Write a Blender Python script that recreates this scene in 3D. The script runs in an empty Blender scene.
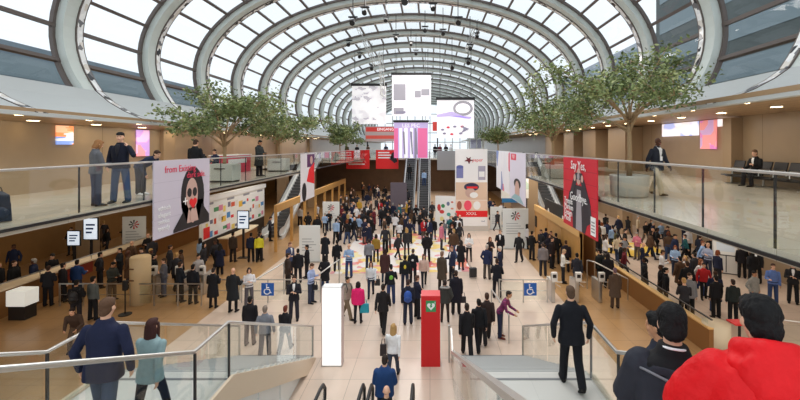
import bpy, bmesh, math, random
from mathutils import Vector, Matrix, noise
R = math.radians
PI = math.pi
rnd = random.Random(7)
SC = bpy.context.scene
COL = SC.collection

# ------------------------------------------------------------------ materials
MATS = {}
def _new(name):
    m = bpy.data.materials.new(name); m.use_nodes = True
    nt = m.node_tree; nt.nodes.clear()
    o = nt.nodes.new('ShaderNodeOutputMaterial')
    return m, nt, o
def srgb(c):
    """sRGB 0-255 to linear"""
    out = []
    for v in c[:3]:
        v = v / 255.0
        out.append(v / 12.92 if v <= .04045 else ((v + .055) / 1.055) ** 2.4)
    return (*out, 1.0)
def mat(name, rgb, rough=.5, metal=0., emit=0., spec=.5, noise_scale=0., noise_amt=.15, emit_rgb=None, bump=0.):
    if name in MATS: return MATS[name]
    m, nt, o = _new(name)
    b = nt.nodes.new('ShaderNodeBsdfPrincipled')
    b.inputs['Base Color'].default_value = srgb(rgb)
    b.inputs['Roughness'].default_value = rough
    b.inputs['Metallic'].default_value = metal
    b.inputs['Specular IOR Level'].default_value = spec
    if emit:
        b.inputs['Emission Color'].default_value = srgb(emit_rgb or rgb)
        b.inputs['Emission Strength'].default_value = emit
    if noise_scale:
        tc = nt.nodes.new('ShaderNodeTexCoord'); nz = nt.nodes.new('ShaderNodeTexNoise')
        nz.inputs['Scale'].default_value = noise_scale; nz.inputs['Detail'].default_value = 4
        nt.links.new(tc.outputs['Object'], nz.inputs['Vector'])
        mx = nt.nodes.new('ShaderNodeMix'); mx.data_type = 'RGBA'
        c = srgb(rgb)
        mx.inputs[6].default_value = tuple(max(0, v * (1 - noise_amt)) for v in c[:3]) + (1,)
        mx.inputs[7].default_value = tuple(min(1, v * (1 + noise_amt)) for v in c[:3]) + (1,)
        nt.links.new(nz.outputs['Fac'], mx.inputs[0]); nt.links.new(mx.outputs[2], b.inputs['Base Color'])
        if bump:
            bp = nt.nodes.new('ShaderNodeBump'); bp.inputs['Strength'].default_value = bump; bp.inputs['Distance'].default_value = .02
            nt.links.new(nz.outputs['Fac'], bp.inputs['Height']); nt.links.new(bp.outputs['Normal'], b.inputs['Normal'])
    nt.links.new(b.outputs[0], o.inputs[0])
    MATS[name] = m
    return m
def obj_color_mat(name, rough, bump_scale=0., bump=.0, var=.25, sheen=0.):
    m, nt, o = _new(name)
    b = nt.nodes.new('ShaderNodeBsdfPrincipled'); b.inputs['Roughness'].default_value = rough
    b.inputs['Specular IOR Level'].default_value = .3
    oi = nt.nodes.new('ShaderNodeObjectInfo')
    tc = nt.nodes.new('ShaderNodeTexCoord'); nz = nt.nodes.new('ShaderNodeTexNoise')
    nz.inputs['Scale'].default_value = bump_scale or 9; nz.inputs['Detail'].default_value = 3
    nt.links.new(tc.outputs['Object'], nz.inputs['Vector'])
    mr = nt.nodes.new('ShaderNodeMapRange'); mr.inputs['To Min'].default_value = 1 - var; mr.inputs['To Max'].default_value = 1 + var
    nt.links.new(nz.outputs['Fac'], mr.inputs['Value'])
    mx = nt.nodes.new('ShaderNodeVectorMath'); mx.operation = 'SCALE'
    nt.links.new(oi.outputs['Color'], mx.inputs[0]); nt.links.new(mr.outputs[0], mx.inputs['Scale'])
    nt.links.new(mx.outputs[0], b.inputs['Base Color'])
    if bump:
        bp = nt.nodes.new('ShaderNodeBump'); bp.inputs['Strength'].default_value = bump; bp.inputs['Distance'].default_value = .02
        nt.links.new(nz.outputs['Fac'], bp.inputs['Height']); nt.links.new(bp.outputs['Normal'], b.inputs['Normal'])
    nt.links.new(b.outputs[0], o.inputs[0])
    MATS[name] = m
    return m
def glass_mat(name, tint=(.93, .97, .95), gloss=1.0, ior=1.45, base=0.):
    m, nt, o = _new(name)
    t = nt.nodes.new('ShaderNodeBsdfTransparent'); t.inputs[0].default_value = (*tint, 1)
    g = nt.nodes.new('ShaderNodeBsdfGlossy'); g.inputs['Roughness'].default_value = .02
    g.inputs[0].default_value = (gloss, gloss, gloss, 1)
    f = nt.nodes.new('ShaderNodeLayerWeight'); f.inputs['Blend'].default_value = .5
    pw = nt.nodes.new('ShaderNodeMath'); pw.operation = 'POWER'; pw.inputs[1].default_value = 4.5
    ma = nt.nodes.new('ShaderNodeMath'); ma.operation = 'MULTIPLY_ADD'; ma.inputs[1].default_value = .75; ma.inputs[2].default_value = .035+base
    nt.links.new(f.outputs['Facing'], pw.inputs[0]); nt.links.new(pw.outputs[0], ma.inputs[0])
    mx = nt.nodes.new('ShaderNodeMixShader'); nt.links.new(ma.outputs[0], mx.inputs[0])
    nt.links.new(t.outputs[0], mx.inputs[1]); nt.links.new(g.outputs[0], mx.inputs[2])
    nt.links.new(mx.outputs[0], o.inputs[0])
    MATS[name] = m
    return m

# ------------------------------------------------------------------ mesh builder
class MB:
    def __init__(s): s.v = []; s.f = []; s.mi = []; s.m = 0
    def face(s, idx): s.f.append(tuple(idx)); s.mi.append(s.m)
    def quad(s, a, b, c, d):
        n = len(s.v); s.v += [tuple(a), tuple(b), tuple(c), tuple(d)]; s.face((n, n+1, n+2, n+3))
    def hexa(s, p):
        """8 points: 4 bottom (ccw), 4 top"""
        n = len(s.v); s.v += [tuple(q) for q in p]
        for q in ((3,2,1,0),(4,5,6,7),(0,1,5,4),(1,2,6,5),(2,3,7,6),(3,0,4,7)): s.face([n+i for i in q])
    def box(s, x0, x1, y0, y1, z0, z1):
        s.hexa([(x0,y0,z0),(x1,y0,z0),(x1,y1,z0),(x0,y1,z0),(x0,y0,z1),(x1,y0,z1),(x1,y1,z1),(x0,y1,z1)])
        return s
    def bar(s, a, b, w, h=None, up=(0,0,1)):
        a = Vector(a); b = Vector(b); d = (b-a).normalized(); up = Vector(up)
        if abs(d.dot(up)) > .98: up = Vector((0,1,0))
        x = d.cross(up).normalized()*(w/2); y = x.cross(d).normalized()*((h or w)/2)
        s.hexa([a-x-y, a+x-y, b+x-y, b-x-y, a-x+y, a+x+y, b+x+y, b-x+y]); return s
    def rings(s, rs, cap=True, close=False):
        n0 = len(s.v); k = len(rs[0])
        for r in rs: s.v += [tuple(p) for p in r]
        m = len(rs)
        for i in range(m if close else m-1):
            j = (i+1) % m
            for q in range(k):
                w = (q+1) % k
                s.face((n0+i*k+q, n0+i*k+w, n0+j*k+w, n0+j*k+q))
        if cap and not close:
            s.face([n0+q for q in range(k)][::-1]); s.face([n0+(m-1)*k+q for q in range(k)])
        return s
    def tube(s, pts, r, n=8, cap=True, close=False):
        pts = [Vector(p) for p in pts]; m = len(pts); rr = r if hasattr(r, '__len__') else [r]*m
        rs = []; pu = None
        for i, p in enumerate(pts):
            a = pts[(i-1) % m] if (i > 0 or close) else p; b = pts[(i+1) % m] if (i < m-1 or close) else p
            d = (b-a)
            d = d.normalized() if d.length > 1e-9 else Vector((0,0,1))
            if pu is None:
                pu = Vector((1,0,0)) if abs(d.x) < .8 else Vector((0,1,0))
            u = (pu - d*pu.dot(d)).normalized(); w = d.cross(u); pu = u
            rs.append([p + (u*math.cos(2*PI*q/n) + w*math.sin(2*PI*q/n))*rr[i] for q in range(n)])
        return s.rings(rs, cap, close)
    def lathe(s, prof, c=(0,0,0), n=24):
        rs = [[(c[0]+r*math.cos(2*PI*q/n), c[1]+r*math.sin(2*PI*q/n), c[2]+z) for q in range(n)] for r, z in prof]
        return s.rings(rs)
    def blob(s, c, r, M=None, n=12, m=8):
        c = Vector(c); r = r if hasattr(r, '__len__') else (r,)*3
        rs = []
        for i in range(m+1):
            t = PI*(i+.02)/(m+.04); 
            row = []
            for q in range(n):
                a = 2*PI*q/n
                p = Vector((r[0]*math.sin(t)*math.cos(a), r[1]*math.sin(t)*math.sin(a), -r[2]*math.cos(t)))
                if M is not None: p = M @ p
                row.append(c+p)
            rs.append(row)
        return s.rings(rs)
    def prism(s, poly, off):
        """closed polygon (3d pts) extruded by vector off"""
        off = Vector(off); n = len(s.v); k = len(poly)
        s.v += [tuple(p) for p in poly] + [tuple(Vector(p)+off) for p in poly]
        s.face([n+i for i in range(k)][::-1]); s.face([n+k+i for i in range(k)])
        for i in range(k):
            j = (i+1) % k; s.face((n+i, n+j, n+k+j, n+k+i))
        return s
    def xform(s, M, start=0):
        for i in range(start, len(s.v)): s.v[i] = tuple(M @ Vector(s.v[i]))
        return s
    def mesh(s, name):
        me = bpy.data.meshes.new(name); me.from_pydata(s.v, [], s.f); me.update()
        if any(s.mi):
            me.polygons.foreach_set('material_index', s.mi)
        bm = bmesh.new(); bm.from_mesh(me); bmesh.ops.recalc_face_normals(bm, faces=bm.faces); bm.to_mesh(me); bm.free()
        return me
    def build(s, name, mats, parent=None, smooth=False, bevel=0., loc=None):
        me = s.mesh(name)
        return link(name, me, mats, parent, smooth, bevel, loc)

def link(name, me, mats, parent=None, smooth=False, bevel=0., loc=None):
    o = bpy.data.objects.new(name, me); COL.objects.link(o)
    for m in (mats if isinstance(mats, (list, tuple)) else [mats]):
        if m is not None: me.materials.append(m)
    if smooth:
        me.polygons.foreach_set('use_smooth', [True]*len(me.polygons))
    if bevel:
        b = o.modifiers.new('bevel', 'BEVEL'); b.width = bevel; b.segments = 2; b.limit_method = 'ANGLE'
    if parent: o.parent = parent
    if loc is not None: o.location = loc
    return o
def tag(o, label=None, cat=None, group=None, kind=None):
    if label: o['label'] = label
    if cat: o['category'] = cat
    if group: o['group'] = group
    if kind: o['kind'] = kind
    return o
def thing(name, label, cat, loc=(0,0,0), rz=0., group=None):
    o = bpy.data.objects.new(name, None); COL.objects.link(o)
    o.location = loc; o.rotation_euler = (0, 0, rz); o.empty_display_size = .2
    return tag(o, label, cat, group)
def struct(name, mb, mats, parent=None, smooth=False, bevel=0.):
    o = mb.build(name, mats, parent, smooth, bevel)
    if parent is None: o['kind'] = 'structure'
    return o
def text_mesh(name, body, size, m, parent=None, loc=(0,0,0), rot=(0,0,0), ext=.004, align='CENTER', sx=1.):
    cu = bpy.data.curves.new(name+'_c', 'FONT'); cu.body = body; cu.size = size; cu.extrude = ext
    cu.align_x = align; cu.align_y = 'CENTER'; cu.resolution_u = 2
    t = bpy.data.objects.new(name+'_c', cu); COL.objects.link(t)
    dg = bpy.context.evaluated_depsgraph_get(); dg.update()
    me = bpy.data.meshes.new_from_object(t.evaluated_get(dg))
    bpy.data.objects.remove(t); bpy.data.curves.remove(cu)
    o = bpy.data.objects.new(name, me); COL.objects.link(o)
    me.materials.clear(); me.materials.append(m)
    if parent: o.parent = parent
    o.location = loc; o.rotation_euler = rot; o.scale = (sx, 1, 1)
    return o

# ------------------------------------------------------------------ the camera's geometry (metres)
F = 400.0; CX = 430.0; CY = 146.0; EYE = 7.0
ZG = 5.45                     # gallery floor
AX = -1.64                    # hall axis
def on_floor(px, py, z=0.):
    """the spot on a horizontal surface at height z that the photograph shows at px, py"""
    y = F*(EYE-z)/(py-CY)
    return Vector(((px-CX)*y/F, y, z))
def at_depth(px, py, y):
    return Vector(((px-CX)*y/F, y, EYE-(py-CY)*y/F))
# ------------------------------------------------------------------ people
SKIN = obj_color_mat('skin', .5, 30, .05, .06)
CLOTH = obj_color_mat('cloth', .8, 14, .25, .18)
HAIRM = obj_color_mat('hair', .75, 60, .4, .35)
EYEM = mat('eye_dark', (35, 25, 22), .3)
LIPM = mat('lips', (150, 85, 78), .5)
SHINY = obj_color_mat('padded_shell', .6, 9, 1., .10)

def solid(mb, voxel, smooth_it=2, fac=.5):
    """grow one continuous skin over the pieces collected in mb"""
    me = mb.mesh('tmp'); o = bpy.data.objects.new('tmp', me); COL.objects.link(o)
    r = o.modifiers.new('r', 'REMESH'); r.mode = 'VOXEL'; r.voxel_size = voxel; r.use_smooth_shade = True
    if smooth_it:
        s = o.modifiers.new('s', 'SMOOTH'); s.factor = fac; s.iterations = smooth_it
    dg = bpy.context.evaluated_depsgraph_get(); dg.update()
    out = bpy.data.meshes.new_from_object(o.evaluated_get(dg))
    bpy.data.objects.remove(o); bpy.data.meshes.remove(me)
    out.polygons.foreach_set('use_smooth', [True]*len(out.polygons))
    return out

def limb(mb, pts, rad, n=10, sub=3):
    """tapered limb through joints, rounded at the bends"""
    P = [Vector(p) for p in pts]; out = []; rr = []
    for i in range(len(P)-1):
        for k in range(sub):
            t = k/sub; out.append(P[i].lerp(P[i+1], t)); rr.append(rad[i]+(rad[i+1]-rad[i])*t)
    out.append(P[-1]); rr.append(rad[-1])
    mb.tube(out, rr, n)
    for p, r in zip(P, rad): mb.blob(p, r*.99, n=10, m=6)

class Pose:
    """joints of a 1.75 m figure facing -Y; x<0 is the figure's right"""
    def __init__(s, lean=0., legs=((0,0),(0,0)), arms=None, head=(0,0), spread=.0, width=1., sit=False, side=0.):
        width *= 1.12; s.lean = lean; s.width = width
        H = Vector((0, 0, .92)); s.hipc = H.copy()
        s.leg = []
        for i, sx in enumerate((-1, 1)):
            a, k = legs[i]; hip = Vector((sx*.092, 0, .92))
            d1 = Vector((sx*spread, -math.sin(a), -math.cos(a))).normalized(); knee = hip + d1*.43
            b = a-k; d2 = Vector((sx*spread*.6, -math.sin(b), -math.cos(b))).normalized(); ank = knee + d2*.42
            s.leg.append([hip, knee, ank, b])
        low = min(l[2].z for l in s.leg); dz = .075-low
        s.dz = dz
        for l in s.leg:
            for q in range(3): l[q] = l[q]+Vector((0, 0, dz))
        s.hipc.z += dz
        cl, sl = math.cos(lean), math.sin(lean)
        s.T = Matrix(((1,0,0,0),(0,cl,-sl,0),(0,sl,cl,0),(0,0,0,1)))
        s.T = Matrix.Translation(s.hipc) @ s.T @ Matrix.Translation((0,0,-.92))
        arms = arms or (((-.12,.02,-1),(-.02,-.15,-1)), ((.12,.02,-1),(.02,-.15,-1)))
        s.arm = []
        for i, sx in enumerate((-1, 1)):
            sh = Vector((sx*.172*width, .004, 1.378)); u = Vector(arms[i][0]).normalized(); f = Vector(arms[i][1]).normalized()
            el = sh+u*.285; wr = el+f*.255
            s.arm.append([s.T@sh, s.T@el, s.T@wr, (s.T.to_3x3()@f)])
        nk = Vector((0, .0, 1.50)); hp, hy = head
        s.neck = s.T @ nk
        base = s.T @ Vector((0, -.005, 1.53))
        Rm = Matrix.Rotation(hy, 4, 'Z') @ Matrix.Rotation(hp+lean*.55, 4, 'X')
        s.HM = Matrix.Translation(base) @ Rm @ Matrix.Translation((0, -.01, .115))
    def torso(s, mb, rows, n=16):
        rs = []
        for z, rx, ry, yo in rows:
            r = []
            for q in range(n):
                a = 2*PI*q/n; c, sn = math.cos(a), math.sin(a)
                c = math.copysign(abs(c)**.8, c); sn = math.copysign(abs(sn)**.85, sn)
                p = Vector((rx*c*s.width, yo+ry*sn, z))
                if z >= .92: p = s.T @ p
                else: p = Vector((p.x, p.y, p.z+s.dz))
                r.append(p)
            rs.append(r)
        mb.rings(rs)
    def head(s, mb):
        M = s.HM; R3 = M.to_3x3()
        B = lambda c, r: mb.blob(M@Vector(c), r, R3, 14, 10)
        B((0,.012,.025),(.074,.094,.092)); B((0,-.022,-.04),(.057,.068,.078)); B((0,-.06,-.088),(.03,.028,.026))
        B((0,-.094,-.012),(.012,.02,.02)); B((0,-.085,.01),(.011,.014,.03)); B((0,-.078,.032),(.05,.016,.013))
        for sx in (-1,1): B((sx*.075,.012,-.01),(.011,.022,.031)); B((sx*.034,-.066,-.025),(.024,.022,.026))
        B((0,-.085,-.053),(.024,.014,.012))
        mb.tube([M@Vector((0,.02,-.07)), s.neck, s.T@Vector((0,.01,1.42))], [.054,.056,.075], 12)
    def hand(s, mb, i, fine=False):
        sh, el, wr, f = s.arm[i]; sx = (-1,1)[i]
        f = f.normalized(); side = Vector((0,-1,0)) - f*Vector((0,-1,0)).dot(f)
        if side.length < .2: side = Vector((0,0,1))-f*f.z
        side.normalize()                        # thumb side (forward)
        nrm = f.cross(side).normalized()*sx     # palm normal, roughly towards the body
        if nrm.x*sx > 0: nrm = -nrm
        c = wr+f*.05
        rs = []
        for t, w, th in ((0,.024,.018),(.03,.036,.016),(.07,.041,.014),(.092,.038,.012)):
            p = wr+f*t
            rs.append([p+side*w*math.cos(2*PI*q/10)+nrm*th*math.sin(2*PI*q/10) for q in range(10)])
        mb.rings(rs)
        for k, (o, L) in enumerate(((.029,.066),(.01,.076),(-.01,.07),(-.029,.055))):
            a = wr+f*.08+side*o; d1 = (f+nrm*.25).normalized(); d2 = (f+nrm*.9).normalized(); d3 = (f*.6+nrm).normalized()
            b = a+d1*L*.45; c2 = b+d2*L*.32; e = c2+d3*L*.25
            mb.tube([a, b, c2, e], [.0095,.009,.0085,.007], 6)
        a = wr+f*.022+side*.028; b = a+(side*.8+f*.6+nrm*.3).normalized()*.038; e = b+(f+side*.3+nrm*.4).normalized()*.032
        mb.tube([a, b, e], [.013,.011,.008], 6)
    def foot(s, mb, i, g=0.):
        hip, kn, an, b = s.leg[i]
        pitch = max(-.2, min(.75, -b*.9)) if b < 0 else -min(.3, b*.5)
        if an.z > .16 and b < 0: pitch = -b*.8
        pitch = 0 if abs(b) < .08 else pitch
        Rm = Matrix.Rotation(pitch, 3, 'X')
        rs = []
        for y, w, h, z in ((.075,.024,.026,.0),(.05,.036,.038,.004),(-.02,.038,.042,.006),(-.09,.044,.032,-.006),(-.15,.043,.024,-.014),(-.19,.028,.017,-.02),(-.2,.012,.01,-.022)):
            w += g; h += g
            r = []
            for q in range(10):
                a = 2*PI*q/10; p = Vector((w*math.cos(a), y-(g if y < -.1 else 0), max(-.04, z-.004 + h*math.sin(a)) ))
                r.append(an+Rm@(p+Vector((0,0,-.032))))
            rs.append(r)
        mb.rings(rs)

BODY_ROWS = [(.80,.10,.085,0),(.86,.158,.108,.005),(.93,.165,.112,.008),(1.02,.142,.098,.0),(1.10,.132,.092,-.005),(1.22,.15,.102,-.005),(1.31,.158,.108,.0),(1.375,.15,.095,.006),(1.425,.115,.078,.01),(1.46,.075,.066,.01),(1.50,.056,.058,.008)]
def body_mesh(P, voxel=.0115):
    mb = MB(); P.torso(mb, BODY_ROWS); P.head(mb)
    for i in (0,1):
        sh, el, wr, f = P.arm[i]; limb(mb, [sh, el, wr, wr+f.normalized()*.03], [.05,.038,.027,.025]); P.hand(mb, i)
        hp, kn, an, b = P.leg[i]; limb(mb, [hp, kn, an], [.082,.052,.036]); P.foot(mb, i)
    me = solid(mb, voxel, 1, .4)
    for m in (SKIN, EYEM, LIPM): me.materials.append(m)
    inv = P.HM.inverted(); mi = [0]*len(me.polygons)
    for p in me.polygons:
        q = inv @ p.center
        if q.y < -.055 and abs(q.z) < .09:
            if abs(abs(q.x)-.031) < .015 and abs(q.z-.012) < .0085: mi[p.index] = 1
            elif abs(q.x) < .025 and abs(q.z+.055) < .008: mi[p.index] = 2
    me.polygons.foreach_set('material_index', mi)
    return me
def top_mesh(P, kind='jacket', voxel=.0125):
    mb = MB(); g = {'shirt':.008,'jacket':.02,'suit':.018,'coat':.026,'dress':.01,'puffer':.045}[kind]
    hem = {'shirt':.88,'jacket':.84,'suit':.78,'coat':.50,'dress':.55,'puffer':.82}[kind]
    rows = [(z, rx+g, ry+g, yo) for z, rx, ry, yo in BODY_ROWS if z >= .92]
    rows[-1] = (1.515, .058+g*.7, .062+g*.6, .006) if kind != 'shirt' and kind != 'dress' else (1.49, .06+g*.6, .062+g*.5, .008)
    if kind in ('suit','coat','puffer','jacket'):
        wm = {'puffer':.165,'coat':.15}.get(kind, .143)
        rows = [(z, max(rx, wm+g) if z < 1.3 else rx, max(ry, .108+g) if z < 1.3 else ry, yo) for z, rx, ry, yo in rows]
    low = [(.86,.17+g,.12+g,.005)]
    if hem < .84: low = [(hem,.165+g+(.03 if hem < .7 else .008),.125+g+(.03 if hem < .7 else .0),.008)]+low
    elif hem > .86: low = [(hem, .165+g,.115+g,.006)]
    P.torso(mb, low+rows)
    ext = {'suit':.012,'jacket':.014,'coat':.018,'puffer':.03}.get(kind, .006)
    for i in (0,1):
        sh, el, wr, f = P.arm[i]
        if kind == 'dress' : 
            e2 = sh.lerp(el,.6); limb(mb, [sh, e2], [.058,.05])
        else:
            limb(mb, [sh, el, wr-f.normalized()*.005], [.054+ext,.047+ext,.035+ext])
    return solid(mb, voxel, 3)
def bottom_mesh(P, kind='trousers', voxel=.0125):
    mb = MB()
    if kind == 'skirt':
        P.torso(mb, [(.52,.18,.15,0),(.7,.185,.145,0),(.86,.175,.125,.005),(.93,.172,.118,.008),(1.0,.15,.105,0)])
    else:
        P.torso(mb, [(.79,.11,.09,0),(.86,.168,.118,.005),(.93,.172,.12,.008),(1.0,.156,.108,0)])
        for i in (0,1):
            hp, kn, an, b = P.leg[i]; w = .02 if kind == 'trousers' else .006
            limb(mb, [hp, kn, an-(an-kn).normalized()*.01], [.096,.06+w,.047+w*1.3])
    return solid(mb, voxel, 2)
def shoes_mesh(P, i):
    mb = MB(); P.foot(mb, i, .008)
    return solid(mb, .011, 1)
def hair_mesh(P, style='short', voxel=.0095, tuft=0.):
    mb = MB(); M = P.HM; R3 = M.to_3x3()
    B = lambda c, r: mb.blob(M@Vector(c), r, R3, 16, 12)
    if style == 'hat':
        B((0,.014,.078),(.086,.104,.058)); B((0,.04,.03),(.082,.078,.05)); mb.blob(M@Vector((0,-.085,.062)), (.06,.04,.01), R3)
    elif style == 'fringe':
        for k in range(9):
            a = -PI*.95+k*PI*1.9/8+PI/2
            B((.052*math.cos(a),.02+.068*math.sin(a),-.01),(.03,.03,.03))
    else:
        B((0,.022,.04),(.0805,.099,.09)); B((0,.036,-.012),(.0775,.07,.06)); B((0,.05,-.03),(.072,.058,.07)); B((0,.062,-.055),(.058,.042,.05)); B((0,-.035,.085),(.06,.055,.03))
        if style in ('long','bob'):
            L = -.27 if style == 'long' else -.13
            rs = []
            for t in range(7):
                z = .02+(L-.02)*t/6; w = .088+.012*math.sin(t/6*PI); 
                rs.append([M@Vector((w*math.cos(2*PI*q/14), .045+.01*t/6+.062*math.sin(2*PI*q/14), z)) for q in range(14)])
            mb.rings(rs)
            for sx in (-1,1):
                mb.tube([M@Vector((sx*.07,-.02,.05)), M@Vector((sx*.083,-.025,-.05)), M@Vector((sx*.08,-.03,L*.9))], [.03,.026,.02], 8)
        if style == 'bun': B((0,.105,.07),(.04,.04,.04))
        if style == 'pony': mb.tube([M@Vector((0,.1,.05)), M@Vector((0,.15,.01)), M@Vector((0,.14,-.1)), M@Vector((0,.12,-.17))], [.03,.034,.03,.012], 8)
    me = solid(mb, voxel, 2)
    if tuft:
        for v in me.vertices:
            q = v.co*34; q.z *= .45
            v.co += v.normal*(noise.noise(q)*tuft + noise.noise(q*2.3)*tuft*.6)
    return me

A_DOWN = ((-.13,.03,-1),(-.03,-.16,-1)); A_DOWN_L = ((.13,.03,-1),(.03,-.16,-1))
POSES = {
 'stand': dict(legs=((.02,.02),(-.02,.02)), spread=.05),
 'walk': dict(lean=.05, legs=((.42,.12),(-.28,.28)), arms=(((-.1,.42,-1),(-.03,.1,-1)), ((.1,-.36,-1),(.03,-.75,-1)))),
 'stride': dict(lean=.04, legs=((-.3,.35),(.38,.08)), arms=(((-.12,-.4,-1),(0,-.7,-1)), ((.14,.4,-1),(.05,.15,-1)))),
 'phone': dict(legs=((.0,.0),(.06,.1)), spread=.04, head=(.35,0), arms=(((-.2,-.15,-1),(.35,-1,.35)), ((.2,-.15,-1),(-.3,-1,.45)))),
 'call': dict(legs=((.02,0),(-.03,.03)), spread=.09, head=(.05,.2), arms=(((-.3,.1,-1),(.2,-.6,-.9)), ((.62,-.45,-.65),(-.72,.12,1.15)))),
 'folded': dict(legs=((.02,.02),(.05,.08)), spread=.06, arms=(((-.22,-.3,-1),(.95,-.45,.12)), ((.22,-.3,-1),(-.95,-.4,.25)))),
 'talk': dict(legs=((.05,.08),(-.03,.0)), spread=.05, head=(.05,.15), arms=(((-.25,-.2,-1),(.2,-1,.1)), ((.14,.02,-1),(.02,-.2,-1)))),
 'lean': dict(lean=.75, legs=((.12,.12),(.0,.05)), spread=.04, head=(-.1,0), arms=(((-.15,-.9,-.8),(.2,-1,-.2)), ((.15,-.9,-.8),(-.2,-1,-.2)))),
 'bend': dict(lean=1.12, legs=((.1,.1),(.0,.04)), spread=.05, head=(-.25,0), arms=(((-.15,-.6,-.9),(.2,-1,-.1)), ((.15,-.6,-.9),(-.2,-1,-.1)))),
 'rest': dict(lean=.5, legs=((.06,.06),(-.04,.04)), spread=.05, head=(-.1,0), arms=(((-.15,-.75,-.75),(.15,-1,.1)), ((.15,-.75,-.75),(-.15,-1,.1)))),
 'pockets': dict(legs=((.02,.03),(.0,.0)), spread=.07, arms=(((-.35,.3,-1),(.38,-.55,-.8)), ((.35,.3,-1),(-.38,-.55,-.8)))),
 'reading': dict(legs=((.0,.0),(.04,.05)), spread=.04, head=(.4,0), arms=(((-.15,-.25,-1),(.45,-1,-.05)), ((.15,-.25,-1),(-.45,-1,-.05)))),
 'sit': dict(lean=.12, legs=((1.5,1.45),(1.45,1.5)), spread=.08, head=(.1,.1), arms=(((-.2,-.35,-1),(.2,-1,-.15)), ((.2,-.35,-1),(-.3,-.9,.5)))),
 'crouch': dict(lean=.6, legs=((.45,.55),(.3,.42)), spread=.08, head=(-.2,0), arms=(((-.2,-.6,-1),(.3,-1,.2)), ((.2,-.6,-1),(-.3,-1,.2)))),
 'descend': dict(lean=.05, width=1.1, legs=((-.16,.42),(.2,.06)), spread=.02, head=(.15,0), arms=(((-.42,.15,-1),(.05,-.3,-1)), ((.42,.2,-1),(-.08,-.3,-.9)))),
 'saunter': dict(lean=.0, legs=((.2,.1),(-.14,.3)), spread=.02, arms=(((-.3,.12,-1),(-.02,-.35,-1)), ((.32,.25,-1),(.05,-.35,-.9)))),
}
LIB = {}
def get_pose(n):
    if ('P', n) not in LIB: LIB[('P', n)] = Pose(**POSES[n])
    return LIB[('P', n)]
def lib(kind, pose, var=None):
    k = (kind, pose, var)
    if k not in LIB:
        P = get_pose(pose)
        if kind == 'body': me = body_mesh(P)
        elif kind == 'top': me = top_mesh(P, var)
        elif kind == 'bottom': me = bottom_mesh(P, var)
        elif kind == 'shoes': me = shoes_mesh(P, var)
        elif kind == 'hair': me = hair_mesh(P, var)
        elif kind == 'shirt':
            mb = MB(); g = .112+.018+.006
            rows = [(1.17,.012),(1.25,.03),(1.33,.046),(1.42,.052),(1.475,.045)]
            dep = [.118+.02,.122+.014,.126+.012,.102+.016,.072+.014]
            rs = []
            for (z, w), d in zip(rows, dep):
                rs.append([P.T@Vector((w*math.cos(2*PI*q/8), -d+.012*math.sin(2*PI*q/8), z)) for q in range(8)])
            mb.rings(rs); me = mb.mesh('shirt'); me.polygons.foreach_set('use_smooth', [True]*len(me.polygons))
        if kind != 'body': me.materials.append({'hair':HAIRM}.get(kind, CLOTH))
        LIB[k] = me
    return LIB[k]
def put(name, me, parent, color):
    o = bpy.data.objects.new(name, me); COL.objects.link(o); o.parent = parent; o.color = srgb(color); return o
GARMENT = {'shirt':'shirt','jacket':'jacket','suit':'suit_jacket','coat':'coat','dress':'dress','puffer':'padded_jacket'}
SKINS = {'light':(226,178,150),'pale':(236,196,172),'tan':(198,146,112),'dark':(92,58,42)}
HAIRS = {'black':(24,21,20),'brown':(62,42,30),'blond':(188,150,96),'grey':(150,146,142),'red':(120,62,34),'white':(205,203,200)}
ALL_PEOPLE = []
def person(loc, face, pose='stand', top=('jacket',(30,30,34)), bottom=('trousers',(28,29,34)), hair=('short','black'), skin='light', h=1.75, shirt=None, label=None, group=None, info=None, shoes=(25,22,22)):
    """face: degrees, 0 looks at the camera, 90 looks to the right of the photo"""
    o = bpy.data.objects.new('person', lib('body', pose)); COL.objects.link(o)
    o.location = loc; o.rotation_euler = (0, 0, R(face)); s = h/1.75; o.scale = (s, s, s)
    o.color = srgb(SKINS[skin])
    put(GARMENT[top[0]], lib('top', pose, top[0]), o, top[1])
    if bottom: put(bottom[0] if bottom[0] != 'slim' else 'trousers', lib('bottom', pose, bottom[0]), o, bottom[1])
    put('shoe', lib('shoes', pose, 0), o, shoes); put('shoe', lib('shoes', pose, 1), o, shoes)
    if hair: put('hair' if hair[0] != 'hat' else 'hat', lib('hair', pose, hair[0]), o, HAIRS.get(hair[1], hair[1]) if isinstance(hair[1], str) else hair[1])
    if shirt: put('shirt_front', lib('shirt', pose), o, shirt)
    o['category'] = 'person'
    if label: o['label'] = label
    if group: o['group'] = group
    ALL_PEOPLE.append((o, info))
    return o
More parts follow.
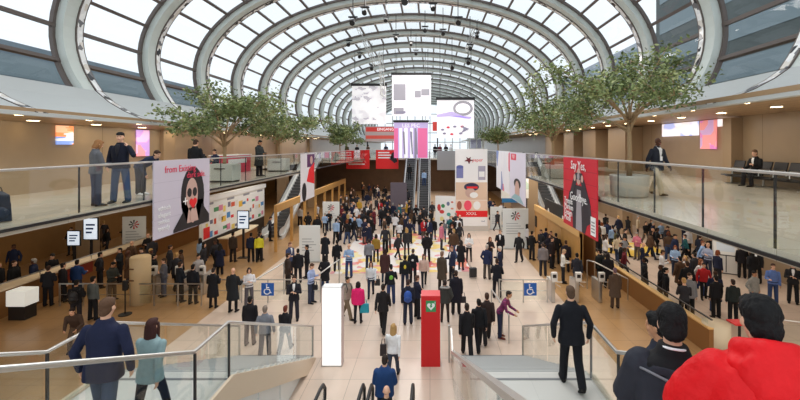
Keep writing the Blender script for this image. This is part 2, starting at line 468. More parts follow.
# ------------------------------------------------------------------ materials of the hall
def tile_mat(name, rgb, sx, sy, var=.06, rough=.25, mortar=(150,138,124), msize=.006, spec=.5):
    m, nt, o = _new(name)
    b = nt.nodes.new('ShaderNodeBsdfPrincipled'); b.inputs['Roughness'].default_value = rough; b.inputs['Specular IOR Level'].default_value = spec
    tc = nt.nodes.new('ShaderNodeTexCoord'); mp = nt.nodes.new('ShaderNodeMapping'); nt.links.new(tc.outputs['Object'], mp.inputs[0])
    br = nt.nodes.new('ShaderNodeTexBrick'); br.offset = 0; br.squash = 1
    br.inputs['Scale'].default_value = 1; br.inputs['Brick Width'].default_value = sx; br.inputs['Row Height'].default_value = sy
    br.inputs['Mortar Size'].default_value = msize; br.inputs['Bias'].default_value = 0
    c = srgb(rgb)
    br.inputs['Color1'].default_value = tuple(v*(1-var) for v in c[:3])+(1,); br.inputs['Color2'].default_value = tuple(min(1, v*(1+var)) for v in c[:3])+(1,)
    br.inputs['Mortar'].default_value = srgb(mortar)
    nt.links.new(mp.outputs[0], br.inputs['Vector'])
    nz = nt.nodes.new('ShaderNodeTexNoise'); nz.inputs['Scale'].default_value = 1.3; nz.inputs['Detail'].default_value = 6
    nt.links.new(mp.outputs[0], nz.inputs['Vector'])
    mr = nt.nodes.new('ShaderNodeMapRange'); mr.inputs['To Min'].default_value = .88; mr.inputs['To Max'].default_value = 1.1
    nt.links.new(nz.outputs['Fac'], mr.inputs['Value'])
    mx = nt.nodes.new('ShaderNodeVectorMath'); mx.operation = 'SCALE'
    nt.links.new(br.outputs['Color'], mx.inputs[0]); nt.links.new(mr.outputs[0], mx.inputs['Scale'])
    nt.links.new(mx.outputs[0], b.inputs['Base Color'])
    nt.links.new(b.outputs[0], o.inputs[0]); MATS[name] = m; return m
def ramp_mat(name, stops, tex='VORONOI', scale=1., rough=.5, emit=0., coord='Object', const=True, stretch=(1,1,1)):
    """random patches of the listed colours"""
    m, nt, o = _new(name)
    b = nt.nodes.new('ShaderNodeBsdfPrincipled'); b.inputs['Roughness'].default_value = rough
    tc = nt.nodes.new('ShaderNodeTexCoord'); mp = nt.nodes.new('ShaderNodeMapping'); mp.inputs['Scale'].default_value = stretch
    nt.links.new(tc.outputs[coord], mp.inputs[0])
    cr = nt.nodes.new('ShaderNodeValToRGB'); cr.color_ramp.interpolation = 'CONSTANT' if const else 'LINEAR'
    while len(cr.color_ramp.elements) < len(stops): cr.color_ramp.elements.new(.5)
    for e, (p, c) in zip(cr.color_ramp.elements, stops): e.position = p; e.color = srgb(c)
    if tex == 'VORONOI':
        t = nt.nodes.new('ShaderNodeTexVoronoi'); t.inputs['Scale'].default_value = scale; t.distance = 'MANHATTAN'
        sp = nt.nodes.new('ShaderNodeSeparateColor'); nt.links.new(t.outputs['Color'], sp.inputs[0]); src = sp.outputs[0]
    else:
        t = nt.nodes.new('ShaderNodeTexNoise'); t.inputs['Scale'].default_value = scale; t.inputs['Detail'].default_value = 3; src = t.outputs['Fac']
    nt.links.new(mp.outputs[0], t.inputs['Vector']); nt.links.new(src, cr.inputs[0])
    nt.links.new(cr.outputs[0], b.inputs['Base Color'])
    if emit:
        nt.links.new(cr.outputs[0], b.inputs['Emission Color']); b.inputs['Emission Strength'].default_value = emit
    nt.links.new(b.outputs[0], o.inputs[0]); MATS[name] = m; return m

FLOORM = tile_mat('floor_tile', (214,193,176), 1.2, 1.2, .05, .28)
SIDEM = tile_mat('floor_tile_warm_shade', (176,138,94), .9, .9, .06, .3, (120,92,60))  # beige floor tile browned: warm dim light under the galleries put into colour
GALM = tile_mat('gallery_stone', (206,197,182), 1.5, 1.5, .04, .16, (160,148,130))
RIBM = mat('rib_paint', (206,214,210), .55)
WHITEM = mat('white_paint', (216,218,218), .5)
FRAMEM = mat('frame_brown', (98,88,84), .45)
TANM = tile_mat('tan_panel', (166,144,118), 1.4, 8, .03, .3, (120,98,70), .012)
PILM = mat('pilaster_tan', (158,134,106), .4)
SOFM = tile_mat('soffit_slat', (166,138,106), .6, 30, .06, .45, (110,84,54), .02)
BROWNM = mat('brown_wall', (146,108,60), .5, noise_scale=2)
DARKM = mat('dark_recess', (52,42,36), .6)
WOODM = mat('light_wood', (206,158,92), .4, noise_scale=3, noise_amt=.1)
STEEL = mat('steel', (188,188,186), .28, 1.)
STEELW = mat('steel_satin', (214,212,208), .35, .8)
DSTEEL = mat('dark_steel', (70,70,72), .4, .8)
BLACKM = mat('black', (20,20,22), .5)
RUBBER = mat('rubber', (26,26,28), .45)
STAIRM = tile_mat('stair_stone', (200,199,194), 1.1, 1.1, .02, .35, (186,186,182), .004)
STRM = mat('stringer_beige', (214,196,172), .4)
GLASS = glass_mat('clear_glass', (.95,.975,.965), .85)
FASCM = mat('band_grey_white', (188,192,192), .5)
ROOFG = glass_mat('roof_glass', (.86,.9,.93), .5, 1.4)
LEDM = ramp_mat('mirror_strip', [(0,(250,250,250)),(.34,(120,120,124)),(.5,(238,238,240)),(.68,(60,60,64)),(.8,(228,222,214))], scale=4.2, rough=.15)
LAMPW = mat('warm_lamp', (255,238,205), .4, emit=14, emit_rgb=(255,226,176))
LIGHTBOX = mat('light_box', (250,250,248), .5, emit=.75)
REDM = mat('red_paint', (214,22,30), .4)
REDTOP = REDM
WHITE = mat('white', (245,245,245), .5)
INK = mat('ink', (28,26,30), .5)

# ------------------------------------------------------------------ vault
ZC = EYE+4.6; VA = 13.0; VB = 6.6; TH0 = -.358
def arc(th, off=0.):
    return (AX+(VA+off)*math.cos(th), ZC+(VB+off)*math.sin(th))
def arc_steps(n):
    N = 2000; L = [0.]; ths = [TH0+(PI-2*TH0)*i/N for i in range(N+1)]
    for i in range(N):
        a = arc(ths[i]); b = arc(ths[i+1]); L.append(L[-1]+math.hypot(a[0]-b[0], a[1]-b[1]))
    out = []; j = 0
    for k in range(n+1):
        t = L[-1]*k/n
        while j < N and L[j+1] < t-1e-9: j += 1
        out.append(ths[min(j+1, N)] if k else TH0)
    out[-1] = PI-TH0
    return out
NP = 27
PAN = arc_steps(NP)
FINE = [PAN[i]+(PAN[i+1]-PAN[i])*q/3 for i in range(NP) for q in range(3)]+[PAN[-1]]
FASCL = [(-13.82,9.29),(-13.25,8.8),(-12.6,8.42),(-12.0,8.16),(-11.5,7.98)]     # sloping white band below the glass, couple's side
FASCR = [(10.54,9.29),(10.1,8.98),(9.5,8.66),(8.9,8.42),(8.3,8.25)]
RIBY = [16.4+4.8*k for k in range(-4, 20)]
RW = .9
for i, y in enumerate(RIBY):
    mb = MB(); rs = []
    for th in FINE:
        xi, zi = arc(th); xo, zo = arc(th, .46)
        rs.append([(xi,y-RW/2,zi),(xi,y+RW/2,zi),(xo,y+RW/2,zo),(xo,y-RW/2,zo)])
    mb.rings(rs)
    rib = struct(f'trim_{i+1}', mb, RIBM)
    if y < 45:
        mb = MB(); rs = []
        path = FASCR[::-1]+[arc(th, -.03) for th in FINE]+FASCL
        for k, (x, z) in enumerate(path):
            a = path[max(0, k-1)]; b = path[min(len(path)-1, k+1)]
            nx, nz = -(b[1]-a[1]), (b[0]-a[0]); l = math.hypot(nx, nz); nx /= l; nz /= l
            yy = y+RW/2-.31
            rs.append([(x+nx*.02,yy,z+nz*.02),(x+nx*.02,yy+.26,z+nz*.02),(x-nx*.03,yy+.26,z-nz*.03),(x-nx*.03,yy,z-nz*.03)])
        mb.rings(rs); struct('mirror_strip', mb, LEDM, rib)
        for off in (-.05, .26):
            mb = MB(); mb.rings([[(p[0][0],p[0][1]+off,p[0][2]),(p[0][0],p[0][1]+off+.05,p[0][2]),(p[2][0],p[0][1]+off+.05,p[2][2]),(p[3][0],p[0][1]+off,p[3][2])] for p in rs]); struct('strip_edge', mb, FRAMEM, rib)
for i in range(len(RIBY)-1):
    y0, y1 = RIBY[i]+RW/2, RIBY[i+1]-RW/2
    mb = MB()
    for th in PAN:
        x, z = arc(th, .36); dx, dz = math.cos(th)/VA, math.sin(th)/VB; l = math.hypot(dx, dz)
        mb.bar((x,y0-.25,z), (x,y1+.25,z), .15, .16, up=(dx/l,0,dz/l))
    for yy in (y0+.06, y1-.06):
        rs = []
        for th in FINE:
            xi, zi = arc(th, .30); xo, zo = arc(th, .46)
            rs.append([(xi,yy-.07,zi),(xi,yy+.07,zi),(xo,yy+.07,zo),(xo,yy-.07,zo)])
        mb.rings(rs)
    w = struct(f'window_{i+1}', mb, FRAMEM)
    mb = MB(); n = len(FINE)
    for th in FINE:
        x, z = arc(th, .42); mb.v += [(x,y0-.1,z),(x,y1+.1,z)]
    for k in range(n-1): mb.face((2*k,2*k+1,2*k+3,2*k+2))
    struct('glass', mb, ROOFG, w)
YN, YF = -4., 107.
# sloping white bands, gallery soffits, walls
for sx, nm in ((-1,'left'),(1,'right')):
    mb = MB(); rs = []
    prof = (FASCL if sx < 0 else FASCR); e = prof[-1]; prof = prof+[(e[0],e[1]-.1),(e[0]+sx*.25,e[1]-.1),(prof[0][0]+sx*.35,9.2)]
    mb.rings([[(x,yy,z) for x, z in prof] for yy in (YN, YF)])
    struct(f'trim_{20+(sx>0)}', mb, FASCM)
XL, XRW = -13.1, 13.3
def slab(name, x0, x1, y0, y1, z0, z1, m, bev=0): 
    mb = MB(); mb.box(x0,x1,y0,y1,z0,z1); return struct(name, mb, m, None, False, bev)
RAILL, RAILR = -8.14, 5.2
mb = MB(); mb.hexa([(XL,YN,7.78),(-11.55,YN,7.96),(-11.55,YF,7.96),(XL,YF,7.78),(XL,YN,7.93),(-11.55,YN,8.1),(-11.55,YF,8.1),(XL,YF,7.93)]); struct('ceiling_left', mb, SOFM)
slab('ceiling_right', 8.35, XRW, YN, YF, 8.27, 8.4, SOFM)
slab('wall_left', XL-.2, XL, YN, YF, 5.45, 7.78, TANM); slab('wall_right', XRW, XRW+.2, YN, YF, 5.45, 8.3, TANM)
for i, y in enumerate((10.2, 19.4, 25.4, 34.0, 43.)): slab(f'wall_pilaster_left_{i+1}', XL, XL+.18, y, y+.9, 5.45, 7.78, PILM)
for i, y in enumerate((17.0, 25.0, 29.5, 34.0, 40.)): slab(f'wall_pilaster_right_{i+1}', XRW-(1.1 if i else .5), XRW, y, y+(2.4 if i else .5), 5.45, 8.2, PILM)
# gallery floors: an opening on either side holds the side escalators
slab('floor_gallery_left', XL, RAILL, YN, 25.5, 5.27, 5.45, GALM); slab('floor_gallery_left_outer', XL, -12.75, 25.5, 41, 5.27, 5.45, GALM)
slab('floor_gallery_left_end', XL, RAILL, 41, YF, 5.27, 5.45, GALM)
slab('floor_gallery_right', RAILR, XRW, YN, 20.9, 5.27, 5.45, GALM); slab('floor_gallery_right_outer', 12.0, XRW, 20.9, 41, 5.27, 5.45, GALM)
slab('floor_gallery_right_end', RAILR, XRW, 41, YF, 5.27, 5.45, GALM)
slab('floor_bridge_end', RAILL, RAILR, 50, YF, 5.27, 5.45, GALM)
slab('ceiling_lower_left', -24, XL, YN, YF, 5.27, 5.45, BROWNM); slab('ceiling_lower_right', XRW, 18.2, YN, YF, 5.27, 5.45, BROWNM)
slab('wall_lower_left', -24.2, -24, YN, YF, 0, 5.27, BROWNM); slab('wall_lower_right', 18, 18.2, YN, YF, 0, 5.27, TANM)
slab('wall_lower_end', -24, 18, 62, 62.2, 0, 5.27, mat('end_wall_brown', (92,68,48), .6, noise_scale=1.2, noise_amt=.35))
for i, (x, y) in enumerate(((-20.7,24.2),(-13.6,37.),(-13.6,46.),(8.4,33.),(8.4,44.),(15.6,32))): slab(f'wall_column_{i+1}', x-.4, x+.4, y-.4, y+.4, 0, 5.27, PILM)
# end wall glazing
mb = MB()
pts = [arc(th, .4) for th in FINE]
mb.v = [(x,YF,z) for x, z in pts]+[(x,YF,5.45) for x, z in pts]
n = len(pts)
for k in range(n-1): mb.face((k, k+1, n+k+1, n+k))
w = MB()
for x in range(-14, 12, 2):
    t = (x-AX)/(VA+.3); zt = ZC+(VB+.3)*math.sqrt(max(0,1-t*t)) if abs(t) < 1 else 12
    w.bar((x,YF-.1,5.5),(x,YF-.1,zt),.14)
for z in (8,10.5,13,15.5):
    t = (z-ZC)/(VB+.3); h = (VA+.2)*math.sqrt(max(0,1-t*t)); w.bar((AX-h,YF-.1,z),(AX+h,YF-.1,z),.14)
e = struct('window_60', w, FRAMEM); struct('glass', mb, ROOFG, e)

# main floor with the opening of the sunk escalators
def floor_piece(name, rects, m):
    mb = MB()
    for x0, x1, y0, y1 in rects:
        mb.quad((x0,y0,0),(x1,y0,0),(x1,y1,0),(x0,y1,0))
        mb.quad((x0,y0,-.3),(x0,y1,-.3),(x1,y1,-.3),(x1,y0,-.3))
    return struct(name, mb, m)
HX0, HX1, HY0, HY1 = -2.9, -.3, 1.5, 10.15
floor_piece('floor', [(-9.2,HX0,YN,62),(HX1,6.0,YN,62),(HX0,HX1,YN,HY0),(HX0,HX1,HY1,62)], FLOORM)
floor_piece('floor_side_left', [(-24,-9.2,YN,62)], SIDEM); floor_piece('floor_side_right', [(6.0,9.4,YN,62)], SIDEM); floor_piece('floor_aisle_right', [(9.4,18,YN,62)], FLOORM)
mb = MB(); mb.box(HX0-.05,HX1+.05,HY1,HY1+.1,-4,-.3).box(HX0-.1,HX0,HY0,HY1,-4,-.3).box(HX1,HX1+.1,HY0,HY1,-4,-.3).box(HX0,HX1,HY0,HY1,-4.1,-4); struct('wall_escalator_pit', mb, STRM)

# gallery downlights
def downlight(x, y, z, i):
    o = thing('downlight', ['round warm downlight in the tan soffit','small round warm downlight in the tan soffit'][0], 'ceiling light', (x,y,z), 0, 'downlights in the gallery soffits')
    mb = MB(); mb.lathe([(.17,0),(.19,-.02),(.15,-.03),(.14,-.01)], n=16); mb.build('trim_ring', WHITEM, o)
    mb = MB(); mb.lathe([(.001,-.034),(.15,-.034),(.15,-.004),(.001,-.004)], n=16); mb.build('lens', LAMPW, o)
    return o
def dup(o, loc):
    r = o.copy(); COL.objects.link(r); r.location = loc
    for c in o.children:
        d = c.copy(); COL.objects.link(d); d.parent = r
    return r
DL = None
for sx, nm in ((-1,'along the gallery over the lilac poster'),(1,'along the gallery over the red poster')):
    pr = None
    for row in range(2):
        for k in range(15):
            y = 9.2+k*2.4+(1.1 if row else 0)
            x = (-11.85, -12.6)[row] if sx < 0 else (9.1, 11.0)[row]
            z = (7.925, 7.833)[row] if sx < 0 else 8.27
            if pr is None:
                pr = downlight(x, y, z, 0)
                pr['label'] = 'round warm downlight in the tan soffit '+nm; pr['group'] = 'downlights '+nm
            else: dup(pr, (x, y, z))

# ------------------------------------------------------------------ railings of the galleries
def railing(name, label, x, y0, y1, ztop, zbot, ys, side):
    o = thing(name, label, 'railing', (x, (y0+y1)/2, ZG))
    def P(mb): 
        mb.xform(Matrix.Translation((-x, -(y0+y1)/2, -ZG))); return mb
    P(MB().bar((x,y0,ztop-.025),(x,y1,ztop-.025),.075,.05)).build('handrail', STEELW, o, bevel=.01)
    P(MB().bar((x,y0,zbot-.02),(x,y1,zbot-.02),.08,.06)).build('base_channel', DSTEEL, o)
    ys = [y0]+[y for y in ys if y0 < y < y1]+[y1]
    for a, b in zip(ys, ys[1:]):
        P(MB().box(x-.008,x+.008,a+.012,b-.012,zbot,ztop-.05)).build('glass_panel', GLASS, o)
    for a in ys[1:-1]:
        P(MB().box(x+side*.02-.014,x+side*.02+.014,a-.014,a+.014,zbot,ztop-.05)).build('post', DSTEEL, o)
    return o
railing('glass_railing', 'long glass railing with steel handrail on the gallery with the lilac poster', RAILL, 3.0, 50., 6.56, 5.40, [3+2.1*k for k in range(1,23)], -1)
railing('glass_railing', 'long glass railing with steel handrail on the gallery with the red poster', RAILR, 2.0, 50., 6.62, 5.35, [3.9,6.05,7.65,9.3]+[11.1+2.1*k for k in range(19)], 1)
b = thing('glass_railing', 'glass railing across the far bridge above the red banners', 'railing', (-1.5,50.25,ZG))
MB().bar((RAILL+1.65,0,1.1),(RAILR+1.35,0,1.1),.07,.05).build('handrail', STEELW, b)
for k in range(6):
    if k == 3: continue
    a = RAILL+1.65+k*2.18; MB().box(a+.02,a+2.2,-.008,.008,0,1.08).build('glass_panel', GLASS, b)

# ------------------------------------------------------------------ the two open staircases
SL = 2.55/5.5
def zstair(y):
    if y >= 13.1: return 0.
    if y >= 7.6: return (13.1-y)*SL
    if y >= 6.5: return 2.55
    return min(5.45, 2.55+(6.5-y)*SL)
Y_TOP = 6.5-(5.45-2.55)/SL
def staircase(label, x0, x1, panel_side):
    o = thing('staircase', label, 'staircase', ((x0+x1)/2, 10, 0))
    o['kind'] = 'structure'; del o['label']; del o['category']
    T = Matrix.Translation((-(x0+x1)/2, -10, 0))
    poly = []; n1, n2 = 17, 19
    for k in range(n1):
        y = 13.1-5.5*k/n1; poly += [(y, 2.55*k/n1), (y, 2.55*(k+1)/n1)]
    for k in range(n2):
        y = 6.5-(6.5-Y_TOP)*k/n2; poly += [(y, 2.55+2.9*k/n2), (y, 2.55+2.9*(k+1)/n2)]
    poly += [(Y_TOP,5.45),(-1.2,5.45),(-1.2,5.1),(Y_TOP,5.1),(6.3,2.2),(7.7,2.2),(12.4,0)]
    mb = MB(); mb.prism([(x0,y,z) for y, z in poly], (x1-x0,0,0)).xform(T)
    # long thin stair outline: faces are cut into triangles so that the concave profile fills rightly
    me = mb.mesh('flight'); bm = bmesh.new(); bm.from_mesh(me); bmesh.ops.triangulate(bm, faces=[f for f in bm.faces if len(f.verts) > 4], ngon_method='EAR_CLIP'); bm.to_mesh(me); bm.free()
    link('flight', me, STAIRM, o)
    for y, z in ((13.06,.155),(7.63,2.553),(6.46,2.71),(10.2,None)):
        if z is None: continue
        mb = MB(); mb.box(x0+.02,x1-.02,y-.03,y+.03,z-.005,z+.006).xform(T); mb.build('nosing_strip', mat('nosing_grey', (120,122,124), .6), o)
    for k in range(17):
        y = 13.1-5.5*k/17; mb = MB(); mb.box(x0+.02,x1-.02,y-.035,y+.0,2.55*(k+1)/17-.012,2.55*(k+1)/17+.004).xform(T); mb.build('step_edge', mat('edge_grey', (160,162,162), .6), o)
    for x in (x0-.06, x1):
        mb = MB()
        band = [(13.1,0),(13.1,.08),(7.65,2.63),(6.45,2.63),(Y_TOP,5.53),(Y_TOP,5.0),(6.3,2.1),(7.7,2.1),(12.2,0)]
        mb.prism([(x,y,z) for y, z in band], (.06,0,0)).xform(T)
        me = mb.mesh('stringer'); bm = bmesh.new(); bm.from_mesh(me); bmesh.ops.triangulate(bm, faces=[f for f in bm.faces if len(f.verts) > 4], ngon_method='EAR_CLIP'); bm.to_mesh(me); bm.free()
        link('stringer', me, STRM, o)
    x = x1-.12 if panel_side > 0 else x0+.1
    for ya, yb in ((12.1,10.4),(10.35,9.1),(9.05,7.75),(7.7,6.3)):
        za, zb = (12.2-ya)*SL*.99, (12.2-yb)*SL*.99
        za = min(za, 2.1); zb = min(zb, 2.1)
        mb = MB(); mb.prism([(x,ya,0.005),(x,yb,.005),(x,yb,zb),(x,ya,max(za,.02))], (.03,0,0)).xform(T); mb.build('side_panel', PANELG, o)
    return o
PANELG = mat('pale_glass_panel', (222,230,232), .12)
staircase('l', -6.3, -3.8, 1); staircase('r', .74, 3.1, -1)
def balustrade(label, x, glass_side, path, cuts, h=1.1):
    """glass balustrade that follows the stair; path = (y, z of the surface)"""
    o = thing('glass_balustrade', label, 'balustrade', (x, path[0][0], path[0][1]))
    T = Matrix.Translation((-x, -path[0][0], -path[0][1]))
    mb = MB(); mb.tube([(x,y,z+h) for y, z in path], .032, 10).xform(T); mb.build('handrail', STEELW, o, True)
    for (ya, za), (yb, zb), n in zip(path, path[1:], cuts):
        for k in range(n):
            t0, t1 = k/n, (k+1)/n; p = lambda t: (ya+(yb-ya)*t, za+(zb-za)*t)
            a, b2 = p(t0+.008), p(t1-.008)
            mb = MB(); mb.prism([(x-.008,a[0],a[1]+.09),(x-.008,b2[0],b2[1]+.09),(x-.008,b2[0],b2[1]+h-.03),(x-.008,a[0],a[1]+h-.03)], (.016,0,0)).xform(T); mb.build('glass_panel', GLASS, o)
        mb = MB(); mb.bar((x+.02,yb,zb+.05),(x+.02,yb,zb+h-.03),.035).xform(T); mb.build('post', DSTEEL, o)
    mb = MB(); mb.bar((x,path[0][0],path[0][1]),(x,path[0][0],path[0][1]+h),.05).xform(T); mb.build('end_post', STEEL, o)
    return o
FULL = [(13.1,0.),(7.6,2.55),(6.5,2.55),(Y_TOP,5.45)]
balustrade('glass balustrade of the couple\'s staircase, on the side by the white light pillar', -3.84, 1, FULL, (3,1,3))
balustrade('glass balustrade of the couple\'s staircase, on the side away from the light pillar', -6.24, 1, FULL, (3,1,3))
balustrade('glass balustrade beside the man in the black suit on the stairs', 3.04, -1, FULL, (4,1,3))
# low glazed side of the staircase next to the red pillar: one straight raking handrail
o = thing('glass_balustrade', 'low raking glass guard with broad steel handrail behind the red pillar', 'balustrade', (.68,12.9,0))
T = Matrix.Translation((-.68,-12.9,0))
rk = lambda y: .78+(12.1-y)*.4706
mb = MB(); mb.bar((.68,12.1,rk(12.1)),(.68,2.6,rk(2.6)),.09,.07).bar((.68,12.85,1.14),(.68,12.1,rk(12.1)),.05).xform(T); mb.build('handrail', STEELW, o)
for ya, yb in ((12.8,11.4),(11.37,9.9),(9.87,8.4),(8.37,6.6),(6.55,4.8),(4.75,2.8)):
    mb = MB(); mb.prism([(.672,ya,max(0.02,zstair(ya)-1.2)),(.672,yb,max(.02,zstair(yb)-1.2)),(.672,yb,rk(yb)-.03),(.672,ya,rk(min(ya,12.1))-.03)], (.016,0,0)).xform(T); mb.build('glass_panel', GLASS, o)
mb = MB(); mb.bar((.62,12.95,0),(.62,12.95,1.2),.06,.06).xform(T); mb.build('post', STEEL, o)

# ------------------------------------------------------------------ sunk escalators at the foot of the picture
def escalator(label, x0, x1, top, bottom, up_dir, lo_ext=1.1, mats=None, group=None, hr=.9):
    """moving stair between two (y, z) landings; parts: steps, two balustrades with handrails, side cladding"""
    (yt, zt), (yb, zb) = top, bottom
    o = thing('escalator', label, 'escalator', ((x0+x1)/2, yb, zb), 0, group)
    T = Matrix.Translation((-(x0+x1)/2, -yb, -zb)); sg = 1 if yt > yb else -1
    n = max(6, int((zt-zb)/.21)); poly = []
    for k in range(n): y = yb+(yt-yb)*k/n; poly += [(y, zb+(zt-zb)*k/n), (y, zb+(zt-zb)*(k+1)/n)]
    mb = MB(); xa, xb = x0+.22, x1-.22
    for k in range(n):
        ya, y2 = yb+(yt-yb)*k/n, yb+(yt-yb)*(k+1)/n; z0, z1 = zb+(zt-zb)*k/n, zb+(zt-zb)*(k+1)/n
        mb.hexa([(xa,ya,z0-.3),(xb,ya,z0-.3),(xb,y2,z0-.3),(xa,y2,z0-.3),(xa,ya,z1),(xb,ya,z1),(xb,y2,z1),(xa,y2,z1)])
    mb.xform(T); mb.build('steps', STEPM, o)
    for x in (x0, x1-.2):
        mb = MB(); out = [(yb-sg*lo_ext*.7,zb-.02),(yb,zb-.02),(yt,zt-.02),(yt+sg*lo_ext,zt-.02),(yt+sg*lo_ext,zt+.3),(yt,zt+.3),(yb,zb+.3),(yb-sg*lo_ext*.7,zb+.3)]
        mb.prism([(x,y,z) for y, z in out], (.2,0,0)).xform(T)
        mb.build('skirt_panel', mats[0], o)
        mb = MB(); out = [(yb-sg*lo_ext,zb+.3),(yb,zb+.3),(yt,zt+.3),(yt+sg*lo_ext,zt+.3),(yt+sg*lo_ext*1.1,zt+hr-.15),(yt,zt+hr-.03),(yb,zb+hr-.03),(yb-sg*lo_ext*1.1,zb+hr-.15)]
        mb.prism([(x+.09,y,z) for y, z in out], (.02,0,0)).xform(T)
        mb.build('balustrade_panel', mats[1], o)
        e = lo_ext
        P = [(yb-sg*(e-.35),zb+.22),(yb-sg*(e-.08),zb+.25),(yb-sg*(e+.1),zb+.42),(yb-sg*(e+.12),zb+hr*.74),(yb-sg*(e-.06),zb+hr*.95),(yb-sg*(e-.35),zb+hr),(yb,zb+hr),(yt,zt+hr),(yt+sg*(e-.35),zt+hr),(yt+sg*(e-.06),zt+hr*.95),(yt+sg*(e+.12),zt+hr*.74),(yt+sg*(e+.1),zt+.42),(yt+sg*(e-.1),zt+.25)]
        mb = MB(); mb.tube([(x+.1,y,z) for y, z in P], .045, 8).xform(T); mb.build('handrail', RUBBER, o, True)
    return o
STEPM = mat('escalator_step', (92,92,94), .4, .5)
escalator('sunk escalator beside the white light pillar, dark handrail loops showing', -2.85, -1.62, (9.4,0.), (3.0,-3.7), 1, .95, (STEEL, GLASS))
escalator('sunk escalator that the man in the blue jacket has just left', -1.6, -.34, (9.4,0.), (3.0,-3.7), 1, .95, (STEEL, GLASS))
# far escalators and side escalators
escalator('narrow far escalator with white sides, under the grey screen side', -2.98, -1.6, (49.2,5.45), (39.9,0.), 1, .9, (WHITEM, WHITEM))
escalator('narrow far escalator with white sides, nearer the white banner tower', -1.35, .05, (49.2,5.45), (39.9,0.), 1, .9, (WHITEM, WHITEM))
escalator('side escalator rising to the gallery behind the striped side banner', -12.6, -11.1, (40.,5.45), (30.6,0.), 1, .9, (WHITEM, WHITEM))
escalator('side escalator rising to the gallery behind the red poster', 9.2, 10.7, (39.5,5.45), (30.,0.), 1, .9, (WHITEM, WHITEM))
# ------------------------------------------------------------------ flat printed things
def pm(name, rgb, **k): return mat(name, rgb, k.pop('rough', .5), **k)
def oriented(o, M): o.matrix_world = M
SHEET = {}
def poly_child(name, pts, m, parent, d, th=.006):
    """flat shape in the panel's own x (across) z (up) plane, standing d in front of its face (-y)"""
    mb = MB(); mb.prism([(x, -d, z) for x, z in pts], (0, -th, 0)); return mb.build(name, m, SHEET.get(parent.name, parent))
def ell(cx, cz, rx, rz, n=20, a0=0, a1=2*PI): return [(cx+rx*math.cos(a0+(a1-a0)*k/n), cz+rz*math.sin(a0+(a1-a0)*k/n)) for k in range(n if a1-a0 > 6.2 else n+1)]
def rect(x0, x1, z0, z1): return [(x0,z0),(x1,z0),(x1,z1),(x0,z1)]
def panel(name, label, cat, loc, rz, w, h, m, th=.04, group=None, part='sheet'):
    """upright panel; origin at bottom middle, face towards local -y"""
    o = thing(name, label, cat, loc, rz, group)
    SHEET[o.name] = MB().box(-w/2, w/2, 0, th, 0, h).build(part, m, o)
    return o
def letters(o, body, size, x, z, m, d=.008, align='CENTER', sx=1., tilt=0.):
    return text_mesh('lettering', body, size, m, SHEET.get(o.name, o), (x, -d, z), (PI/2, tilt, 0), .004, align, sx)
LILAC = pm('lilac_print', (206,198,212)); PINKT = pm('pink_red_print', (226,62,92)); HAIRP = pm('print_black', (30,26,30)); FACEP = pm('print_skin', (206,170,158)); HEARTP = pm('print_heart', (232,30,36))
# lilac poster on the gallery with the tree beside it (hangs over the rail)
PL, PR = 11.62, 14.55
o = panel('hanging_poster', 'lilac hanging poster of a long-haired woman with a red heart at her lips', 'poster', (RAILL+.12, (PL+PR)/2, 4.25), PI/2, PR-PL, 2.31, LILAC)
poly_child('portrait_hair', ell(.45,1.08,.66,.98), HAIRP, o, .001)
poly_child('portrait_hair', [(-.2,.9),(1.05,.9),(1.2,.1),(.75,-.0),(-.05,.3)], HAIRP, o, .001)
poly_child('portrait_face', ell(.38,1.12,.33,.56), FACEP, o, .007)
poly_child('portrait_neck', [(.2,.7),(.6,.7),(.75,.2),(.1,.2)], FACEP, o, .007)
poly_child('portrait_jacket', [(-.6,.12),(-.1,.62),(.1,.2),(.75,.2),(.95,.75),(1.4,.3),(1.4,.03),(-.6,.03)], HAIRP, o, .014)
for sx in (-1,1): poly_child('dark_glasses', ell(.38+sx*.15,1.2,.12,.15), HAIRP, o, .014)
ht = []
for k in range(24):
    t = 2*PI*k/24; ht.append((.42+.2*math.sin(t)**3*1.05, .84+.0125*(13*math.cos(t)-5*math.cos(2*t)-2*math.cos(3*t)-math.cos(4*t))*1.05))
poly_child('red_heart', ht, HEARTP, o, .021)
poly_child('portrait_hand', ell(.4,.42,.14,.25), FACEP, o, .021)
letters(o, 'from Existing', .3, -.2, 2.02, PINKT, align='CENTER'); letters(o, 'dark side.', .28, .62, 1.78, PINKT, .022)
for k, s in enumerate(('ethisch', 'elegant', 'zeitlos', 'trendy')): letters(o, s, .2, -1.3, .88-.2*k, WHITE, align='LEFT')
letters(o, '+', .5, .0, .92, WHITE, .022)
for z in (.55,1.1,1.65): poly_child('seam', rect(-1.56,1.56,z,z+.012), pm('seam', (186,178,194)), o, .0005, .001)
